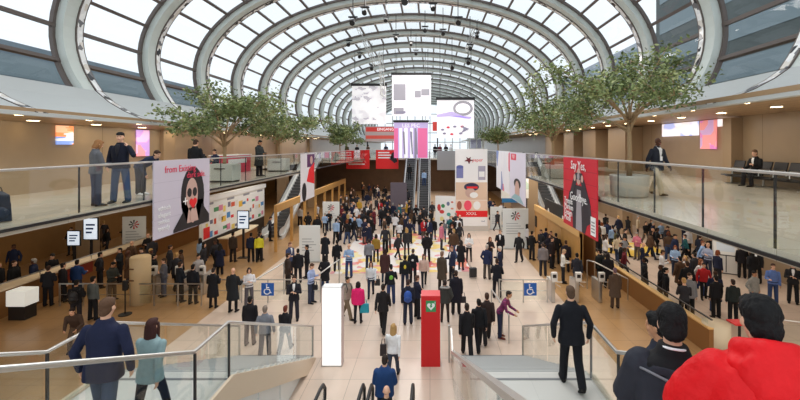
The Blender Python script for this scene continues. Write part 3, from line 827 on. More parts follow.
# red poster
o = panel('hanging_poster', 'red hanging poster of a person in a dark suit holding a camera', 'poster', (RAILR-.12, 13.7, 4.1), -PI/2, 3.05, 2.48, pm('red_print', (206,34,52)))
D = pm('print_suit', (48,46,54)); G2 = pm('print_trousers', (166,160,166))
poly_child('figure_coat', [(-.85,1.25),(-.35,1.55),(.45,1.55),(.95,1.2),(1.2,.5),(.75,.3),(.6,.02),(-.5,.02),(-.55,.5),(-1.1,.75)], D, o, .001)
poly_child('figure_arm', [(-.95,1.0),(-.45,1.75),(-.2,1.95),(-.05,1.8),(-.5,1.2)], D, o, .007); poly_child('figure_arm', [(1.1,.95),(.55,1.75),(.3,1.95),(.15,1.8),(.6,1.2)], D, o, .007)
poly_child('figure_tie', [(-.1,1.4),(.25,1.4),(.35,.02),(-.2,.02)], G2, o, .008)
poly_child('figure_head', ell(.05,1.85,.2,.28), FACEP, o, .008); poly_child('figure_camera', rect(-.25,.38,1.75,1.98), D, o, .015); poly_child('camera_lens', ell(.06,1.86,.12,.12), G2, o, .022)
poly_child('figure_hand', ell(-.28,1.8,.1,.12), FACEP, o, .022); poly_child('figure_hand', ell(.4,1.8,.1,.12), FACEP, o, .022)
letters(o, 'Say Yes,', .42, .02, 2.22, WHITE, .024); letters(o, 'Goodbye.', .4, .05, 1.12, WHITE, .024)
for k, (ln, s) in enumerate(((.75,'Trends'),(.95,'Marken'),(.8,'Design'),(.9,'Mode'))): letters(o, s, .3, -1.35, .9-.21*k, WHITE, .024, 'LEFT')
poly_child('white_label', rect(1.08,1.46,.1,.68), WHITE, o, .008); 
for k in range(4): poly_child('label_line', rect(1.14,1.4,.2+.1*k,.24+.1*k), pm('grey_print', (150,146,150)), o, .015)
for z in (.45,.85,1.25,1.65,2.05): poly_child('seam', rect(-1.52,1.52,z,z+.014), pm('red_seam', (160,22,40)), o, .0005, .001)
# banners on the rail further along, on both sides
PKB = ramp_mat('pink_blue_print', [(0,(240,240,246)),(.45,(232,120,140)),(.55,(236,236,244)),(.68,(120,140,200)),(.74,(244,240,244)),(.9,(214,60,90))], scale=1.1, stretch=(1,1,.5))
o = panel('hanging_banner', 'white banner with pink and blue strokes hanging beside the red-headed banner', 'banner', (RAILR-.12, 28.1, 3.9), -PI/2, 5.0, 2.75, PKB)
o = panel('hanging_banner', 'pale banner with a red headline and a cropped face below', 'banner', (RAILR-.12, 23.4, 3.75), -PI/2, 4.1, 2.85, pm('pale_print', (226,222,238)))
poly_child('headline_block', rect(-1.7,-.2,2.4,2.78), PINKT, o, .001); poly_child('portrait_hair', ell(.1,1.05,.9,.3), HAIRP, o, .001); poly_child('portrait_face', ell(.1,.62,.62,.6), FACEP, o, .004); poly_child('shoulder', [(-1.6,.05),(-.5,.4),(.8,.4),(1.8,.05)], pm('print_teal', (150,190,200)), o, .008)
letters(o, 'YOU', .34, -.95, 2.6, WHITE, .008)
o = panel('hanging_banner', 'side banner with purple top, red wedge and pale figure by the escalator', 'banner', (RAILL+.12, 26.3, 3.5), PI/2, 2.9, 3.0, pm('white_print', (232,228,232)))
poly_child('purple_block', rect(-.2,1.4,2.1,2.95), pm('purple_print', (92,40,92)), o, .001); poly_child('red_wedge', [(.2,1.95),(1.4,2.4),(1.4,.9),(-.3,1.2)], HEARTP, o, .003); poly_child('dark_figure', ell(-.8,.55,.45,.6), HAIRP, o, .003); poly_child('emblem', ell(.7,2.55,.3,.28), FACEP, o, .01)
# red banners on the far bridge
for x, w, lab, f in ((-9.0,2.9,'red banner with white lines on the far bridge, beyond the side escalator', -1),(-5.35,2.8,'red banner with a dark rider figure on the far bridge, next to the far escalators', 1)):
    o = panel('hanging_banner', lab, 'banner', (x, 49.9, 4.15), 0, w, 2.35, pm('banner_red', (226,26,30)), .05)
    for k in range(3): poly_child('white_line', rect(-w*.4, w*(.1+.1*k), 1.95-.32*k-(0.8 if f<0 else 0), 2.1-.32*k-(.8 if f<0 else 0)), WHITE, o, .002)
    if f > 0: poly_child('dark_figure', [(.3,1.2),(.6,2.0),(.85,2.1),(1.1,1.5),(1.3,.9),(.9,.7),(.6,1.0)], HAIRP, o, .002)
    else: poly_child('red_star', [(.2,1.2),(.5,1.9),(1.2,1.9),(.7,1.4),(1.1,.7)], pm('pale_red', (240,120,120)), o, .002)
o = panel('hanging_board', 'plain grey panel on the bridge edge beside the far escalators', 'panel', (2.35,49.9,4.0), 0, 2.9, 2.4, pm('grey_panel', (158,160,164)), .05)
# screens hung under the vault
def hung(label, px0, px1, py0, py1, y, m, cables=True):
    a = at_depth(px0, py1, y); b = at_depth(px1, py0, y); w, h = b.x-a.x, b.z-a.z
    o = panel('hanging_screen', label, 'screen', ((a.x+b.x)/2, y, a.z), 0, w, h, m, .12)
    MB().box(-w/2-.1, w/2+.1, -.06, .2, h, h+.28).build('truss_bar', BLACKM, o)
    for sx in (-1,1):
        xx = (a.x+b.x)/2+sx*w*.42; t = (xx-AX)/VA; zt = ZC+VB*math.sqrt(max(.05,1-t*t))
        MB().bar((sx*w*.42,.06,h+.25),(sx*w*.42,.06,zt-a.z),.05).build('cable', DSTEEL, o)
    return o, w, h
GRID = ramp_mat('screen_lattice', [(0,(252,250,252)),(.35,(232,228,234)),(.5,(250,248,250)),(.62,(196,192,200)),(.72,(252,250,252))], scale=1.6, emit=.3, stretch=(1,1,1.6))
PALE = pm('screen_pale', (244,242,246), emit=.45)
PNK = pm('screen_pink', (226,110,160), emit=.4); LAV = pm('screen_lavender', (196,180,226), emit=.4); GREYP = pm('screen_grey', (170,166,176), emit=.2); SLATE = pm('screen_slate', (150,146,168), emit=.2); REDP = pm('screen_red', (214,70,90), emit=.3); WSC = pm('screen_white', (250,248,250), emit=.5)
o, w, h = hung('hanging screen showing a grey lattice, lowest of the pale ones by the trees', 352, 386, 86, 124, 44, GRID)
o, w, h = hung('highest hanging screen, pale with grey blocks, in the middle of the vault', 392, 431, 75, 116, 46, PALE)
for r in (rect(-w*.46,-w*.15,h*.38,h*.78), rect(-w*.46,-w*.2,h*.04,h*.2), rect(w*.08,w*.24,h*.45,h*.62), rect(w*.25,w*.46,h*.5,h*.66)): poly_child('picture_block', r, GREYP, o, .001)
for r in (rect(-w*.4,-w*.15,h*.06,h*.12),): poly_child('picture_block', r, SLATE, o, .01)
o, w, h = hung('hanging screen with lavender loops and small red marks, above the white tower', 437, 474, 100, 138, 40, PALE)
poly_child('picture_loop', ell(w*.2,h*.78,w*.27,h*.2), GREYP, o, .001); poly_child('picture_loop', ell(w*.2,h*.78,w*.2,h*.13), WSC, o, .01)
poly_child('picture_stroke', [(-w*.5,h*.62),(-w*.1,h*.7),(w*.4,h*.5),(w*.45,h*.56),(0,h*.58),(-w*.5,h*.55)], LAV, o, .012)
for k, (x, z) in enumerate(((-.35,.22),(-.2,.28),(-.02,.3),(.18,.3),(-.3,.12),(-.1,.1),(.14,.12))): poly_child('picture_mark', ell(w*x,h*z,w*.05,h*.03,8), REDP if k % 2 else SLATE, o, .012)
poly_child('picture_mark', [(w*.12,h*.34),(w*.38,h*.24),(w*.14,h*.12),(w*.22,h*.24)], SLATE, o, .014)
o, w, h = hung('pink and lavender striped hanging banner above the far escalators', 394, 428, 122.5, 158, 47.5, LAV)
for x0, x1, m in ((-.5,-.38,PNK),(-.2,-.1,WSC),(-.02,.06,WSC),(.1,.16,SLATE),(.2,.48,PNK),(-.34,-.26,WSC)): poly_child('stripe', rect(w*x0,w*x1,0.02,h*.84), m, o, .001)
for x in (-.22,0,.14): poly_child('stripe', [(w*(x-.03),h*.75),(w*(x+.03),h*.75),(w*(x+.06),h*.1),(w*(x+.02),h*.1)], SLATE, o, .01)
letters(o, 'LES PEC', .62, 0, h*.91, WSC, .012)
# the red band behind and the tall glazed frame beside
o = panel('signboard', 'long red and grey signboard beyond the bridge, behind the lattice screen', 'signboard', (-5.9,53,7.6), 0, 5.4, 2.0, pm('sign_grey', (196,176,172)), .2)
poly_child('red_band', rect(-2.6,2.6,1.3,1.9), pm('sign_red', (226,70,62)), o, .001); poly_child('red_band', rect(-2.6,2.6,.35,.8), pm('sign_red2', (232,96,80)), o, .001); letters(o, 'EINGANG', .5, 0, 1.6, WSC, .01)
for x in (-2.4,2.4): MB().box(x-.08,x+.08,.02,.18,-2.15,0).build('support', DSTEEL, o)
o = panel('signboard', 'small bright red board behind the pink striped banner', 'signboard', (1.0,53,9.0), 0, 1.3, 1.2, pm('sign_red', (226,70,62)), .2); MB().box(-.08,.08,.02,.18,-3.55,0).build('support', DSTEEL, o)
o = thing('glass_kiosk', 'tall framed glass kiosk on the bridge beside the lavender screen', 'kiosk', (6.0,52,ZG))
for x in (-.9,0,.9): 
    for y in (-.6,.6): MB().bar((x,y,0),(x,y,5.2),.12).build('frame_post', STEEL, o)
for z in (1.2,2.6,4.0,5.2): MB().box(-.95,.95,-.65,.65,z-.05,z+.05).build('frame_rail', STEEL, o)
MB().box(-.85,.85,-.62,-.6,.1,5.1).build('glass_panel', GLASS, o); MB().box(-.7,.7,.2,.5,.1,2.4).build('poster_board', SLATE, o)
# white banner tower on the floor
o = thing('banner_tower', 'tall white advertising tower with red band and photo panels on the floor', 'tower', (3.42,33.0,0))
SHEET[o.name] = MB().box(-1.32,1.32,0,.5,.4,6.75).build('panel', pm('tower_white', (248,246,246)), o); MB().box(-1.4,1.4,-.05,.55,0,.42).build('base', STEELW, o)
poly_child('photo_panel', rect(-1.3,1.3,2.55,4.0), pm('photo_cream', (226,196,172)), o, .001); poly_child('photo_hair', ell(.0,3.62,.62,.34), pm('photo_navy', (52,50,80)), o, .01); poly_child('photo_face', ell(-.1,3.15,.42,.4), FACEP, o, .016); poly_child('photo_white', ell(.2,2.95,.34,.24), WHITE, o, .022); poly_child('photo_band', rect(-.4,.5,3.5,3.66), HEARTP, o, .024)
poly_child('photo_panel', rect(-1.3,1.3,1.62,2.52), pm('photo_peach', (236,206,186)), o, .001); poly_child('photo_red', ell(-.3,2.1,.32,.42), REDP, o, .01); poly_child('photo_white', ell(.45,2.1,.3,.35), WHITE, o, .01); poly_child('photo_red', ell(-1.0,2.1,.2,.36), pm('photo_brown', (166,96,76)), o, .01)
poly_child('red_band', rect(-1.32,1.32,1.15,1.66), HEARTP, o, .012); letters(o, 'XXXL', .34, .0, 1.42, WHITE, .02)
poly_child('product', rect(-1.25,-.68,4.35,5.3), pm('product_blue', (126,130,184)), o, .001); poly_child('product_lid', ell(-.96,5.28,.29,.14), pm('product_blue2', (96,104,170)), o, .008); poly_child('product', rect(.55,1.15,4.2,5.35), pm('product_grey', (176,170,190)), o, .001); poly_child('product_label', rect(.62,1.08,4.45,4.9), WHITE, o, .008)
poly_child('emblem', [(-.6,5.75),(-.35,5.9),(-.45,6.1),(-.22,5.98),(-.05,6.12),(-.1,5.9),(.2,5.8),(-.08,5.75),(-.2,5.5),(-.3,5.72)], pm('emblem_dark', (110,30,40)), o, .008)
letters(o, 'paper', .38, .5, 5.84, HEARTP, .008); letters(o, 'cool', .18, .95, .8, pm('print_navy', (60,70,130)), .008)
# colourful board beside it
CARDS = ramp_mat('coloured_cards', [(0,(240,240,236)),(.55,(214,80,70)),(.62,(238,236,232)),(.75,(80,150,120)),(.8,(240,240,236)),(.9,(90,120,190)),(.95,(236,190,90))], scale=2.4)
o = panel('exhibit_board', 'white display board with red, green and blue shapes beside the tower', 'display board', (1.3,34.0,0), R(-16), 1.75, 2.75, pm('board_white', (240,240,238)), .06)
for k, (x, z, a, b, c) in enumerate(((-.55,1.75,.16,.3,(206,66,66)),(-.3,1.4,.22,.16,(206,66,66)),(-.2,1.9,.17,.17,(60,140,90)),(.25,2.1,.14,.18,(110,120,150)),(.3,1.2,.18,.16,(70,160,150)),(.6,2.25,.12,.08,(220,130,110)),(.6,1.7,.14,.08,(226,150,120)),(-.3,.8,.18,.2,(226,214,150)),(.2,.7,.16,.12,(200,200,220)),(.6,1.0,.12,.1,(226,180,150)))): poly_child('printed_shape', ell(x,z,a,b,10), pm(f'card_{k}', c), o, .001)
# grey back of a big screen left of the escalators
o = panel('display_screen', 'plain dark grey back of a large display next to the far escalators', 'display', (-3.0,38.2,.55), 0, 1.55, 2.95, pm('slate_grey', (98,88,98)), .12); MB().box(-.7,.7,-.25,.35,-.55,-.45).build('base', DSTEEL, o); MB().box(-.1,.1,0,.12,-.5,.05).build('stand', DSTEEL, o); poly_child('round_mark', ell(.3,.75,.12,.12), WHITE, o, .001)

# ------------------------------------------------------------------ stands: boards, booths, counters
STAR = [(k % 2 and .28 or .09) for k in range(16)]
def asterisk(o, x, z, s, m1, m2, d=.008):
    s *= 1.1
    for k in range(8):
        a = PI*2*k/8; c, sn = math.cos(a), math.sin(a)
        poly_child('emblem_ray', [(x+c*s*.15-sn*s*.05,z+sn*s*.15+c*s*.05),(x+c*s*.15+sn*s*.05,z+sn*s*.15-c*s*.05),(x+c*s+sn*s*.16,z+sn*s-c*s*.16),(x+c*s-sn*s*.16,z+sn*s+c*s*.16)], m1 if 1 < k < 6 else m2, o, d)
GREYW = pm('banner_pale', (224,228,228)); DRED = pm('emblem_red', (190,30,44)); 
def info_board(label, px, py, w, h, rz=0., ast=.0, text=True, z0=0.):
    p = on_floor(px, py); o = panel('info_board', label, 'info board', (p.x,p.y,0), rz, w, h, GREYW, .08)
    MB().box(-w/2-.05,w/2+.05,-.12,.2,0,.05).build('foot', STEEL, o)
    if ast: asterisk(o, 0, h-.5, ast, INK, DRED)
    if text:
        for k in range(5): poly_child('text_line', rect(-w*.36, w*(.1+.22*((k*7)%3)/2), h*.62-k*.17, h*.62-k*.17+.05), pm('text_grey', (170,174,180)), o, .001)
    return o
info_board('pale info board with dark and red star emblem, by the tan end column', 134, 257, 1.3, 2.55, R(12), .26)
info_board('pale info board with red star among the crowd, near the wooden booth', 331, 229, 1.4, 2.3, 0, .26)
info_board('white info board with blue heading behind the suited group', 309.5, 262, 1.25, 2.2, 0, .0).__setitem__('label', 'white info board standing behind the suited group of four')
info_board('white info board with red star before the wooden booth corner', 515.5, 249, 1.75, 2.75, 0, .28)
info_board('narrow pale info board near the tower, between standing people', 496, 229.5, .95, 1.9, R(-10), .0)
def display(label, px, py, w, h, z, y=None, text=None):
    p = at_depth(px, py, y); o = panel('display_screen', label, 'screen', (p.x,p.y,p.z), 0, w, h, BLACKM, .06)
    poly_child('screen', rect(-w/2+.05,w/2-.05,.05,h-.05), pm('screen_cool', (214,226,240), emit=.7), o, .001)
    for k in range(3): poly_child('picture_block', rect(-w*.3,w*(.1+.1*k),h*(.3+.17*k),h*(.38+.17*k)), pm('screen_ink', (60,80,130)), o, .009)
    MB().box(-.06,.06,.02,.1,-p.z,.02).build('stand', DSTEEL, o); MB().box(-.3,.3,-.15,.25,-p.z,-p.z+.04).build('base', DSTEEL, o)
    return o
display('tall lit display on the wall column, above the crowd', 90.5, 240, .85, 1.25, 0, 22.4)
display('low lit display beside the wall column, half hidden by people', 73.5, 246, .75, .85, 0, 21.9)
display('small lit display on the counter end, behind the man in the yellow vest', 243, 229, .75, 1.15, 0, 25.0)
# colourful booth wall on the left
o = thing('exhibit_wall', 'long white exhibition wall covered in coloured cards, above the registration counter', 'exhibition wall', (-14.0,29.2,0), PI/2)
SHEET[o.name] = MB().box(-4.6,4.6,0,.2,1.1,3.5).build('wall_panel', pm('board_white', (240,240,238)), o); MB().box(-4.7,4.7,-.1,.3,3.5,3.8).build('header', WHITE, o)
MB().box(-4.6,4.6,.02,.2,0,1.1).build('plinth', DARKM, o)
cc = [(236,190,80),(80,140,200),(216,50,60),(240,240,240),(90,160,110),(226,140,170),(240,214,120),(120,120,140),(216,90,60),(230,226,220)]
rr = random.Random(4)
for k in range(46):
    x = -4.2+(k % 16)*.56+rr.uniform(-.1,.1); z = 1.4+.72*(k//16)+rr.uniform(-.12,.12); a = rr.uniform(.12,.3); b = rr.uniform(.08,.22)
    poly_child('card', rect(x-a,x+a,z-b,z+b), pm(f'card_col_{k%10}', cc[k % 10]), o, .001)
poly_child('red_board', rect(-4.5,-3.8,1.2,1.9), HEARTP, o, .01)
for k, x in enumerate((-4.35,-1.6,.8,3.2)): poly_child('logo_line', rect(x,x+1.0,3.25,3.4), pm('logo_grey', (150,150,160)), o, .002)
o = thing('registration_counter', 'curved brown registration counter in front of the coloured wall', 'counter', (-12.9,27.6,0), PI/2)
rs = []
for k in range(9):
    x = -2.2+.55*k; y = .25*math.cos((k-4)*.35)
    rs.append([(x,-y,0),(x,-y+.6,0),(x,-y+.6,1.08),(x,-y,1.08)])
MB().rings(rs).build('front', pm('counter_brown', (134,92,48)), o); MB().rings([[(p[0][0],p[0][1]-.08,1.08),(p[1][0],p[1][1]+.05,1.08),(p[1][0],p[1][1]+.05,1.14),(p[0][0],p[0][1]-.08,1.14)] for p in rs]).build('worktop', pm('worktop', (222,206,176)), o)
# wooden booths further on
def booth(label, x, y0, y1, ztop, side, m=None):
    o = thing('wooden_booth', label, 'booth', (x,(y0+y1)/2,0)); L = (y1-y0)/2; m = m or WOODM
    MB().box(-.1,.1,-L,L,ztop-.5,ztop).build('header', m, o)
    n = int((y1-y0)/3)
    for k in range(n+1):
        y = -L+2*L*k/n; MB().box(-.09,.09,y-.09 if k else y,y+.09 if k < n else y,0,ztop-.5).build('post', m, o)
    if side > 0: MB().box(side*.7-.05,side*.7+.05,-L,L,0,ztop).build('back_panel', pm('booth_back', (120,84,48)), o)
    return o
booth('wooden booth frame running below the side escalator, warm light inside', -10.2, 26.4, 48., 3.1, -1)
o = booth('light wooden booth wall opposite the turnstiles, people standing before it', 7.95, 21.0, 30.0, 2.6, 1)
MB().box(-.06,.06,-4.5,4.5,0,2.4).build('front_panel', WOODM, o); MB().box(-.14,-.06,-4.5,4.5,2.2,2.62).build('fascia', pm('wood_edge', (226,184,120)), o); MB().box(-.1,.02,4.0,4.45,1.0,1.8).build('notice', INK, o)
o = panel('hanging_banner', 'slanted black and white picture banner above the light wooden booth wall', 'banner', (7.88,24.0,2.66), -PI/2, 7.0, .75, ramp_mat('black_white_print', [(0,(20,20,22)),(.45,(240,240,236)),(.6,(24,34,28)),(.85,(230,232,230)),(.95,(190,40,50))], scale=1.3), .06)
o = panel('hanging_banner', 'white and pale green printed board above the blue strip, by the escalator foot', 'banner', (6.5,30.6,3.0), 0, 2.1, 1.5, ramp_mat('pale_green_print', [(0,(240,240,236)),(.5,(200,222,206)),(.7,(244,244,242)),(.85,(200,60,80))], scale=1.2), .06); poly_child('blue_strip', rect(-1.0,.6,-.32,.0), pm('strip_blue', (40,116,170)), o, .001, .05); 
for x in (-.9,.9): MB().box(x-.04,x+.04,.01,.05,-3.0,0).build('support', DSTEEL, o)
# wooden parapet with glass along the side aisle
o = thing('parapet', 'long wooden parapet with sloping glass rail beside the crowded side aisle', 'parapet', (9.45,24,0))
MB().box(-.1,.1,-10.6,4.7,0,.85).build('wood_panel', pm('parapet_brown', (142,98,52)), o); MB().box(-.12,.12,-10.6,4.7,.85,.9).build('cap', pm('wood_edge', (226,184,120)), o)
MB().box(-.01,.01,-10.4,4.7,.9,1.15).build('glass_panel', GLASS, o); MB().bar((0,-10.6,1.17),(0,4.7,1.17),.05,.04).build('handrail', DSTEEL, o)
MB().lathe([(.42,0),(.42,.95),(.0,.95)], (0.35,-10.3,0), 24).build('rounded_end', pm('beige_end', (220,206,180)), o, True)
o = thing('parapet', 'long low parapet with light top in front of the brown side wall', 'parapet', (-17.5,20,0))
MB().box(-.12,.12,-8,12,0,1.15).build('wood_panel', pm('parapet_brown', (142,98,52)), o); MB().box(-.5,.3,-8,12,1.15,1.22).build('cap', pm('cap_light', (226,206,176)), o); MB().bar((.15,-8,1.42),(.15,12,1.42),.05,.04).build('handrail', STEELW, o)
for k in range(8): MB().bar((.15,-7.6+k*2.7,1.2),(.15,-7.6+k*2.7,1.4),.03).build('rail_post', STEEL, o)
MB().box(.12,.14,-1.0,.6,.55,1.1).build('red_panel', pm('dull_red', (140,46,26)), o)
o = thing('light_cube', 'glowing white cube standing by the low parapet near the brown wall', 'lamp', (-16.6,16.3,0)); MB().box(-.38,.38,-.3,.3,.56,1.18).build('cube', pm('cube_glow', (244,246,240), emit=.35), o, bevel=.02); MB().box(-.33,.33,-.25,.25,0,.56).build('plinth', DSTEEL, o)
# round tan end column with notices
p = on_floor(140.5, 303); o = thing('round_column', 'round beige column with two small brown notices by the rope stands', 'column', (p.x,p.y,0))
MB().lathe([(.001,0),(.4,0),(.4,2.05),(.36,2.1),(.001,2.1)], n=28).build('shaft', pm('column_beige', (222,198,156), noise_scale=3, noise_amt=.05), o, True)
for z in (1.1,1.6): MB().box(-.22,.0,-.42,-.36,z,z+.05).build('notice', pm('notice_brown', (110,70,40)), o)
# kiosk machine on the right
p = on_floor(729, 274); o = thing('ticket_machine', 'white two-part self-service machine standing on the side aisle floor', 'machine', (p.x,p.y+.3,0), R(-28))
MB().box(-.55,.55,-.35,.35,.05,1.05).build('cabinet', pm('machine_white', (226,224,220)), o, bevel=.03)
mb = MB(); mb.hexa([(-.55,-.3,1.05),(.55,-.3,1.05),(.55,.35,1.05),(-.55,.35,1.05),(-.55,.1,1.85),(.55,.1,1.85),(.55,.35,1.85),(-.55,.35,1.85)]); mb.build('console', pm('machine_white', (226,224,220)), o, bevel=.03)
MB().bar((-.5,-.33,1.02),(.5,-.33,1.02),.05,.05).build('ledge', DSTEEL, o); mb = MB(); mb.hexa([(-.4,-.24,1.2),(.4,-.24,1.2),(.4,-.18,1.2),(-.4,-.18,1.2),(-.4,-.0,1.65),(.4,-.0,1.65),(.4,.06,1.65),(-.4,.06,1.65)]); mb.build('screen', pm('machine_screen', (196,204,212), emit=.1), o)
MB().box(-.02,.02,-.37,-.33,.1,1.0).build('door_gap', DSTEEL, o); MB().box(-.5,.5,-.32,.32,0,.05).build('plinth', DSTEEL, o); MB().box(-.2,.2,.35,.36,.2,.9).build('vent', DSTEEL, o)

# ------------------------------------------------------------------ light pillar, red pillar
o = thing('light_pillar', 'tall glowing white advertising pillar at the foot of the stairs', 'lamp', (-3.12,12.85,0))
MB().box(-.3,.3,-.14,.14,.03,2.5).build('light_panel', LIGHTBOX, o); MB().box(-.33,.33,-.17,.17,0,.03).build('base', STEEL, o)
MB().box(.3,.325,-.16,.16,.03,2.53).build('edge_frame', pm('pinkish_metal', (206,186,184), rough=.3), o); MB().box(-.325,-.3,-.16,.16,.03,2.53).build('edge_frame', pm('pinkish_metal', (206,186,184)), o); MB().box(-.325,.325,-.16,.16,2.5,2.53).build('cap', WHITE, o)
o = thing('defibrillator_pillar', 'red pillar with a green heart sign on its front', 'pillar', (.02,12.93,0))
MB().box(-.305,.305,-.26,.26,0,2.25).build('housing', REDM, o, bevel=.008)
SHEET[o.name] = MB().box(-.15,.17,-.275,-.26,1.75,2.1).build('sign', pm('sign_green', (60,150,90)), o)
h2 = [(.01+x*.6-.25, (z-.84)*.6+1.93) for x, z in ht]; poly_child('heart', h2, WHITE, o, .275); MB().box(.13,.15,-.279,-.275,2.02,2.07).build('cross', WHITE, SHEET[o.name])
poly_child('flash', [(0,2.0),(.05,2.0),(.03,1.94),(.06,1.94),(-.01,1.86),(.0,1.92),(-.03,1.92)], pm('sign_green', (60,150,90)), o, .2815)

# ------------------------------------------------------------------ fences, wheelchair signs, turnstiles
BLUE = pm('sign_blue', (22,92,180))
def wheelchair_sign(label, x, y, z):
    o = panel('wheelchair_sign', label, 'sign', (x,y,z), 0, .56, .56, BLUE, .02)
    w = .045
    def stroke(pts): 
        mb = MB(); mb.tube([(a,-.008,b) for a, b in pts], .024, 6); mb.build('pictogram_stroke', WHITE, SHEET[o.name])
    poly_child('pictogram_head', ell(-.04,.48,.035,.035,12), WHITE, o, .002)
    stroke([(-.04,.42),(-.03,.28),(.09,.28),(.13,.13),(.18,.14)]); stroke([(-.035,.36),(.07,.36)])
    stroke([(-.0+.13*math.cos(a)-.02,.19+.12*math.sin(a)) for a in [R(120+20*k) for k in range(12)]])
    return o
def fence(label, x0, x1, y, h, n, mids=(.5,)):
    o = thing('barrier', label, 'barrier', ((x0+x1)/2,y,0)); L = (x1-x0)/2
    for k in range(n+1): x = -L+2*L*k/n; MB().bar((x,0,0),(x,0,h),.05).build('post', STEEL, o)
    MB().bar((-L,0,h-.03),(L,0,h-.03),.045).build('top_rail', STEEL, o)
    for m in mids: MB().bar((-L,0,h*m),(L,0,h*m),.025).build('rail', STEEL, o)
    for k in range(n): MB().box(-L+2*L*k/n+.06,-L+2*L*(k+1)/n-.06,-.006,.006,.12,h-.12).build('glass_panel', GLASS, o)
    return o
FY = 17.9
fence('steel and glass barrier carrying the wheelchair sign near the white light pillar', -9.6, -4.9, FY, 1.05, 4)
fence('steel and glass barrier carrying the wheelchair sign by the turnstiles', 3.1, 5.25, FY, 1.05, 2)
fence('low steel barrier below the round beige column, people queueing behind', -16.2, -10.0, FY-.4, 1.0, 6)
wheelchair_sign('blue wheelchair sign on the barrier next to the light pillar', -7.25, FY-.05, .32)
wheelchair_sign('blue wheelchair sign on the barrier next to the turnstiles', 4.48, FY-.05, .32)
def raking(label, pts):
    o = thing('barrier', label, 'barrier', pts[0]); a = Vector(pts[0])
    MB().tube([Vector(p)-a for p in pts], .03, 8).build('handrail', STEELW, o, True)
    for p in pts: 
        q = Vector(p)-a; MB().bar((q.x,q.y,-a.z),(q.x,q.y,q.z),.045).build('post', STEEL, o)
    return o
raking('raking steel handrail beside the blue sign near the light pillar', [(-6.9,18.9,1.5),(-8.2,18.1,.75),(-8.6,18.1,.72)])
raking('raking steel handrail in front of the man with lapels near the light pillar', [(-4.4,19.4,1.5),(-5.5,18.5,.8)])
raking('raking steel handrail leading away from the turnstiles', [(9.0,18.2,.95),(7.95,19.3,1.4),(7.7,19.6,1.4)])
raking('short steel handrail the man in the striped shirt leans on', [(2.55,16.6,1.05),(2.72,15.0,1.05),(2.8,14.2,1.0)])
o = thing('barrier', 'glass corner barrier with steel rail behind the red jacket man, on the aisle floor', 'barrier', (11.9,13.6,0))
MB().tube([(-.35,.5,1.1),(.0,.0,1.1),(1.2,-.5,1.1)], .03, 8).build('handrail', STEELW, o, True)
for x, y in ((-.35,.5),(0,0),(1.2,-.5)): MB().bar((x,y,0),(x,y,1.08),.045).build('post', STEEL, o)
for a, b in (((-.33,.47),(-.02,.03)),((.04,-.02),(1.16,-.48))):
    mb = MB(); mb.hexa([(a[0],a[1],.1),(b[0],b[1],.1),(b[0]+.01,b[1]+.012,.1),(a[0]+.01,a[1]+.012,.1),(a[0],a[1],1.02),(b[0],b[1],1.02),(b[0]+.01,b[1]+.012,1.02),(a[0]+.01,a[1]+.012,1.02)]); mb.build('glass_panel', GLASS, o)
def turnstile(label, x, y):
    o = thing('turnstile', label, 'turnstile', (x,y,0), 0, None)
    MB().box(-.085,.085,-.42,.42,0,.95).build('cabinet', STEEL, o, bevel=.03); MB().bar((-.1,-.45,.95),(-.1,-.45,1.35),.06).build('post', STEEL, o)
    cr = MB().box(-.1,.16,-.52,-.36,1.0,1.38).build('card_reader', pm('machine_white', (226,224,220)), o, bevel=.02); MB().box(-.06,.1,-.53,-.52,1.15,1.3).build('reader_window', INK, cr)
    for a in (0,120,240): MB().bar((.08,0,.82),(.08+.42*abs(math.cos(R(a*.3))),-.1,.82-.3*math.sin(R(a*.4))),.03).build('turnstile_arm', STEELW, o)
    return o
for k, (px, lab) in enumerate(((553,'steel turnstile next to the wheelchair sign'),(577,'middle steel turnstile, second from the wheelchair sign'),(600,'steel turnstile farther along, third from the wheelchair sign'))): turnstile(lab, (px-CX)*FY/F, FY+.35)
for k, (px, lab) in enumerate(((207,'steel turnstile near the woman in the white shirt, by the blue sign'),(184,'second steel turnstile from the blue sign, between queueing people'),(160,'third steel turnstile from the blue sign, next to the beige column'))): turnstile(lab, (px-CX)*(FY+1.3)/F, FY+1.3)
p = on_floor(142, 305); o = thing('post_stand', 'black stand with flat round base and dark head before the beige column', 'stand', (p.x+.02,p.y-1.0,0))
MB().lathe([(.24,0),(.24,.03),(.02,.05)], n=20).build('base', BLACKM, o); MB().bar((0,0,.04),(0,0,1.0),.035).build('pole', BLACKM, o); MB().box(-.09,.09,-.06,.06,1.0,1.42).build('head', BLACKM, o, bevel=.02)

# ------------------------------------------------------------------ floor graphics
o = MB(); o.prism([(-5.5,21.9,.004),(2.3,22.3,.004),(2.0,30.5,.004),(-1.0,33,.004),(-5.6,31,.004)], (0,0,.006))
o = o.build('floor_graphic', ramp_mat('kaleidoscope_print', [(0,(236,228,222)),(.26,(238,206,120)),(.38,(230,140,116)),(.48,(236,230,228)),(.6,(226,150,156)),(.72,(240,224,170)),(.84,(214,92,90)),(.91,(240,234,232))], scale=1.3, rough=.35))
tag(o, 'large multi-coloured floor graphic of yellow, red and pink facets under the crowd', 'floor graphic')
mb = MB(); c0 = on_floor(630, 249); mb.lathe([(.001,.004),(2.0,.004),(2.0,.012),(.001,.012)], (c0.x,c0.y,0), 40)
o = mb.build('floor_graphic', ramp_mat('yellow_round_print', [(0,(244,206,90)),(.6,(246,222,150)),(.85,(244,240,232))], scale=.8, rough=.35)); tag(o, 'round yellow floor graphic in the crowded side aisle', 'floor graphic')

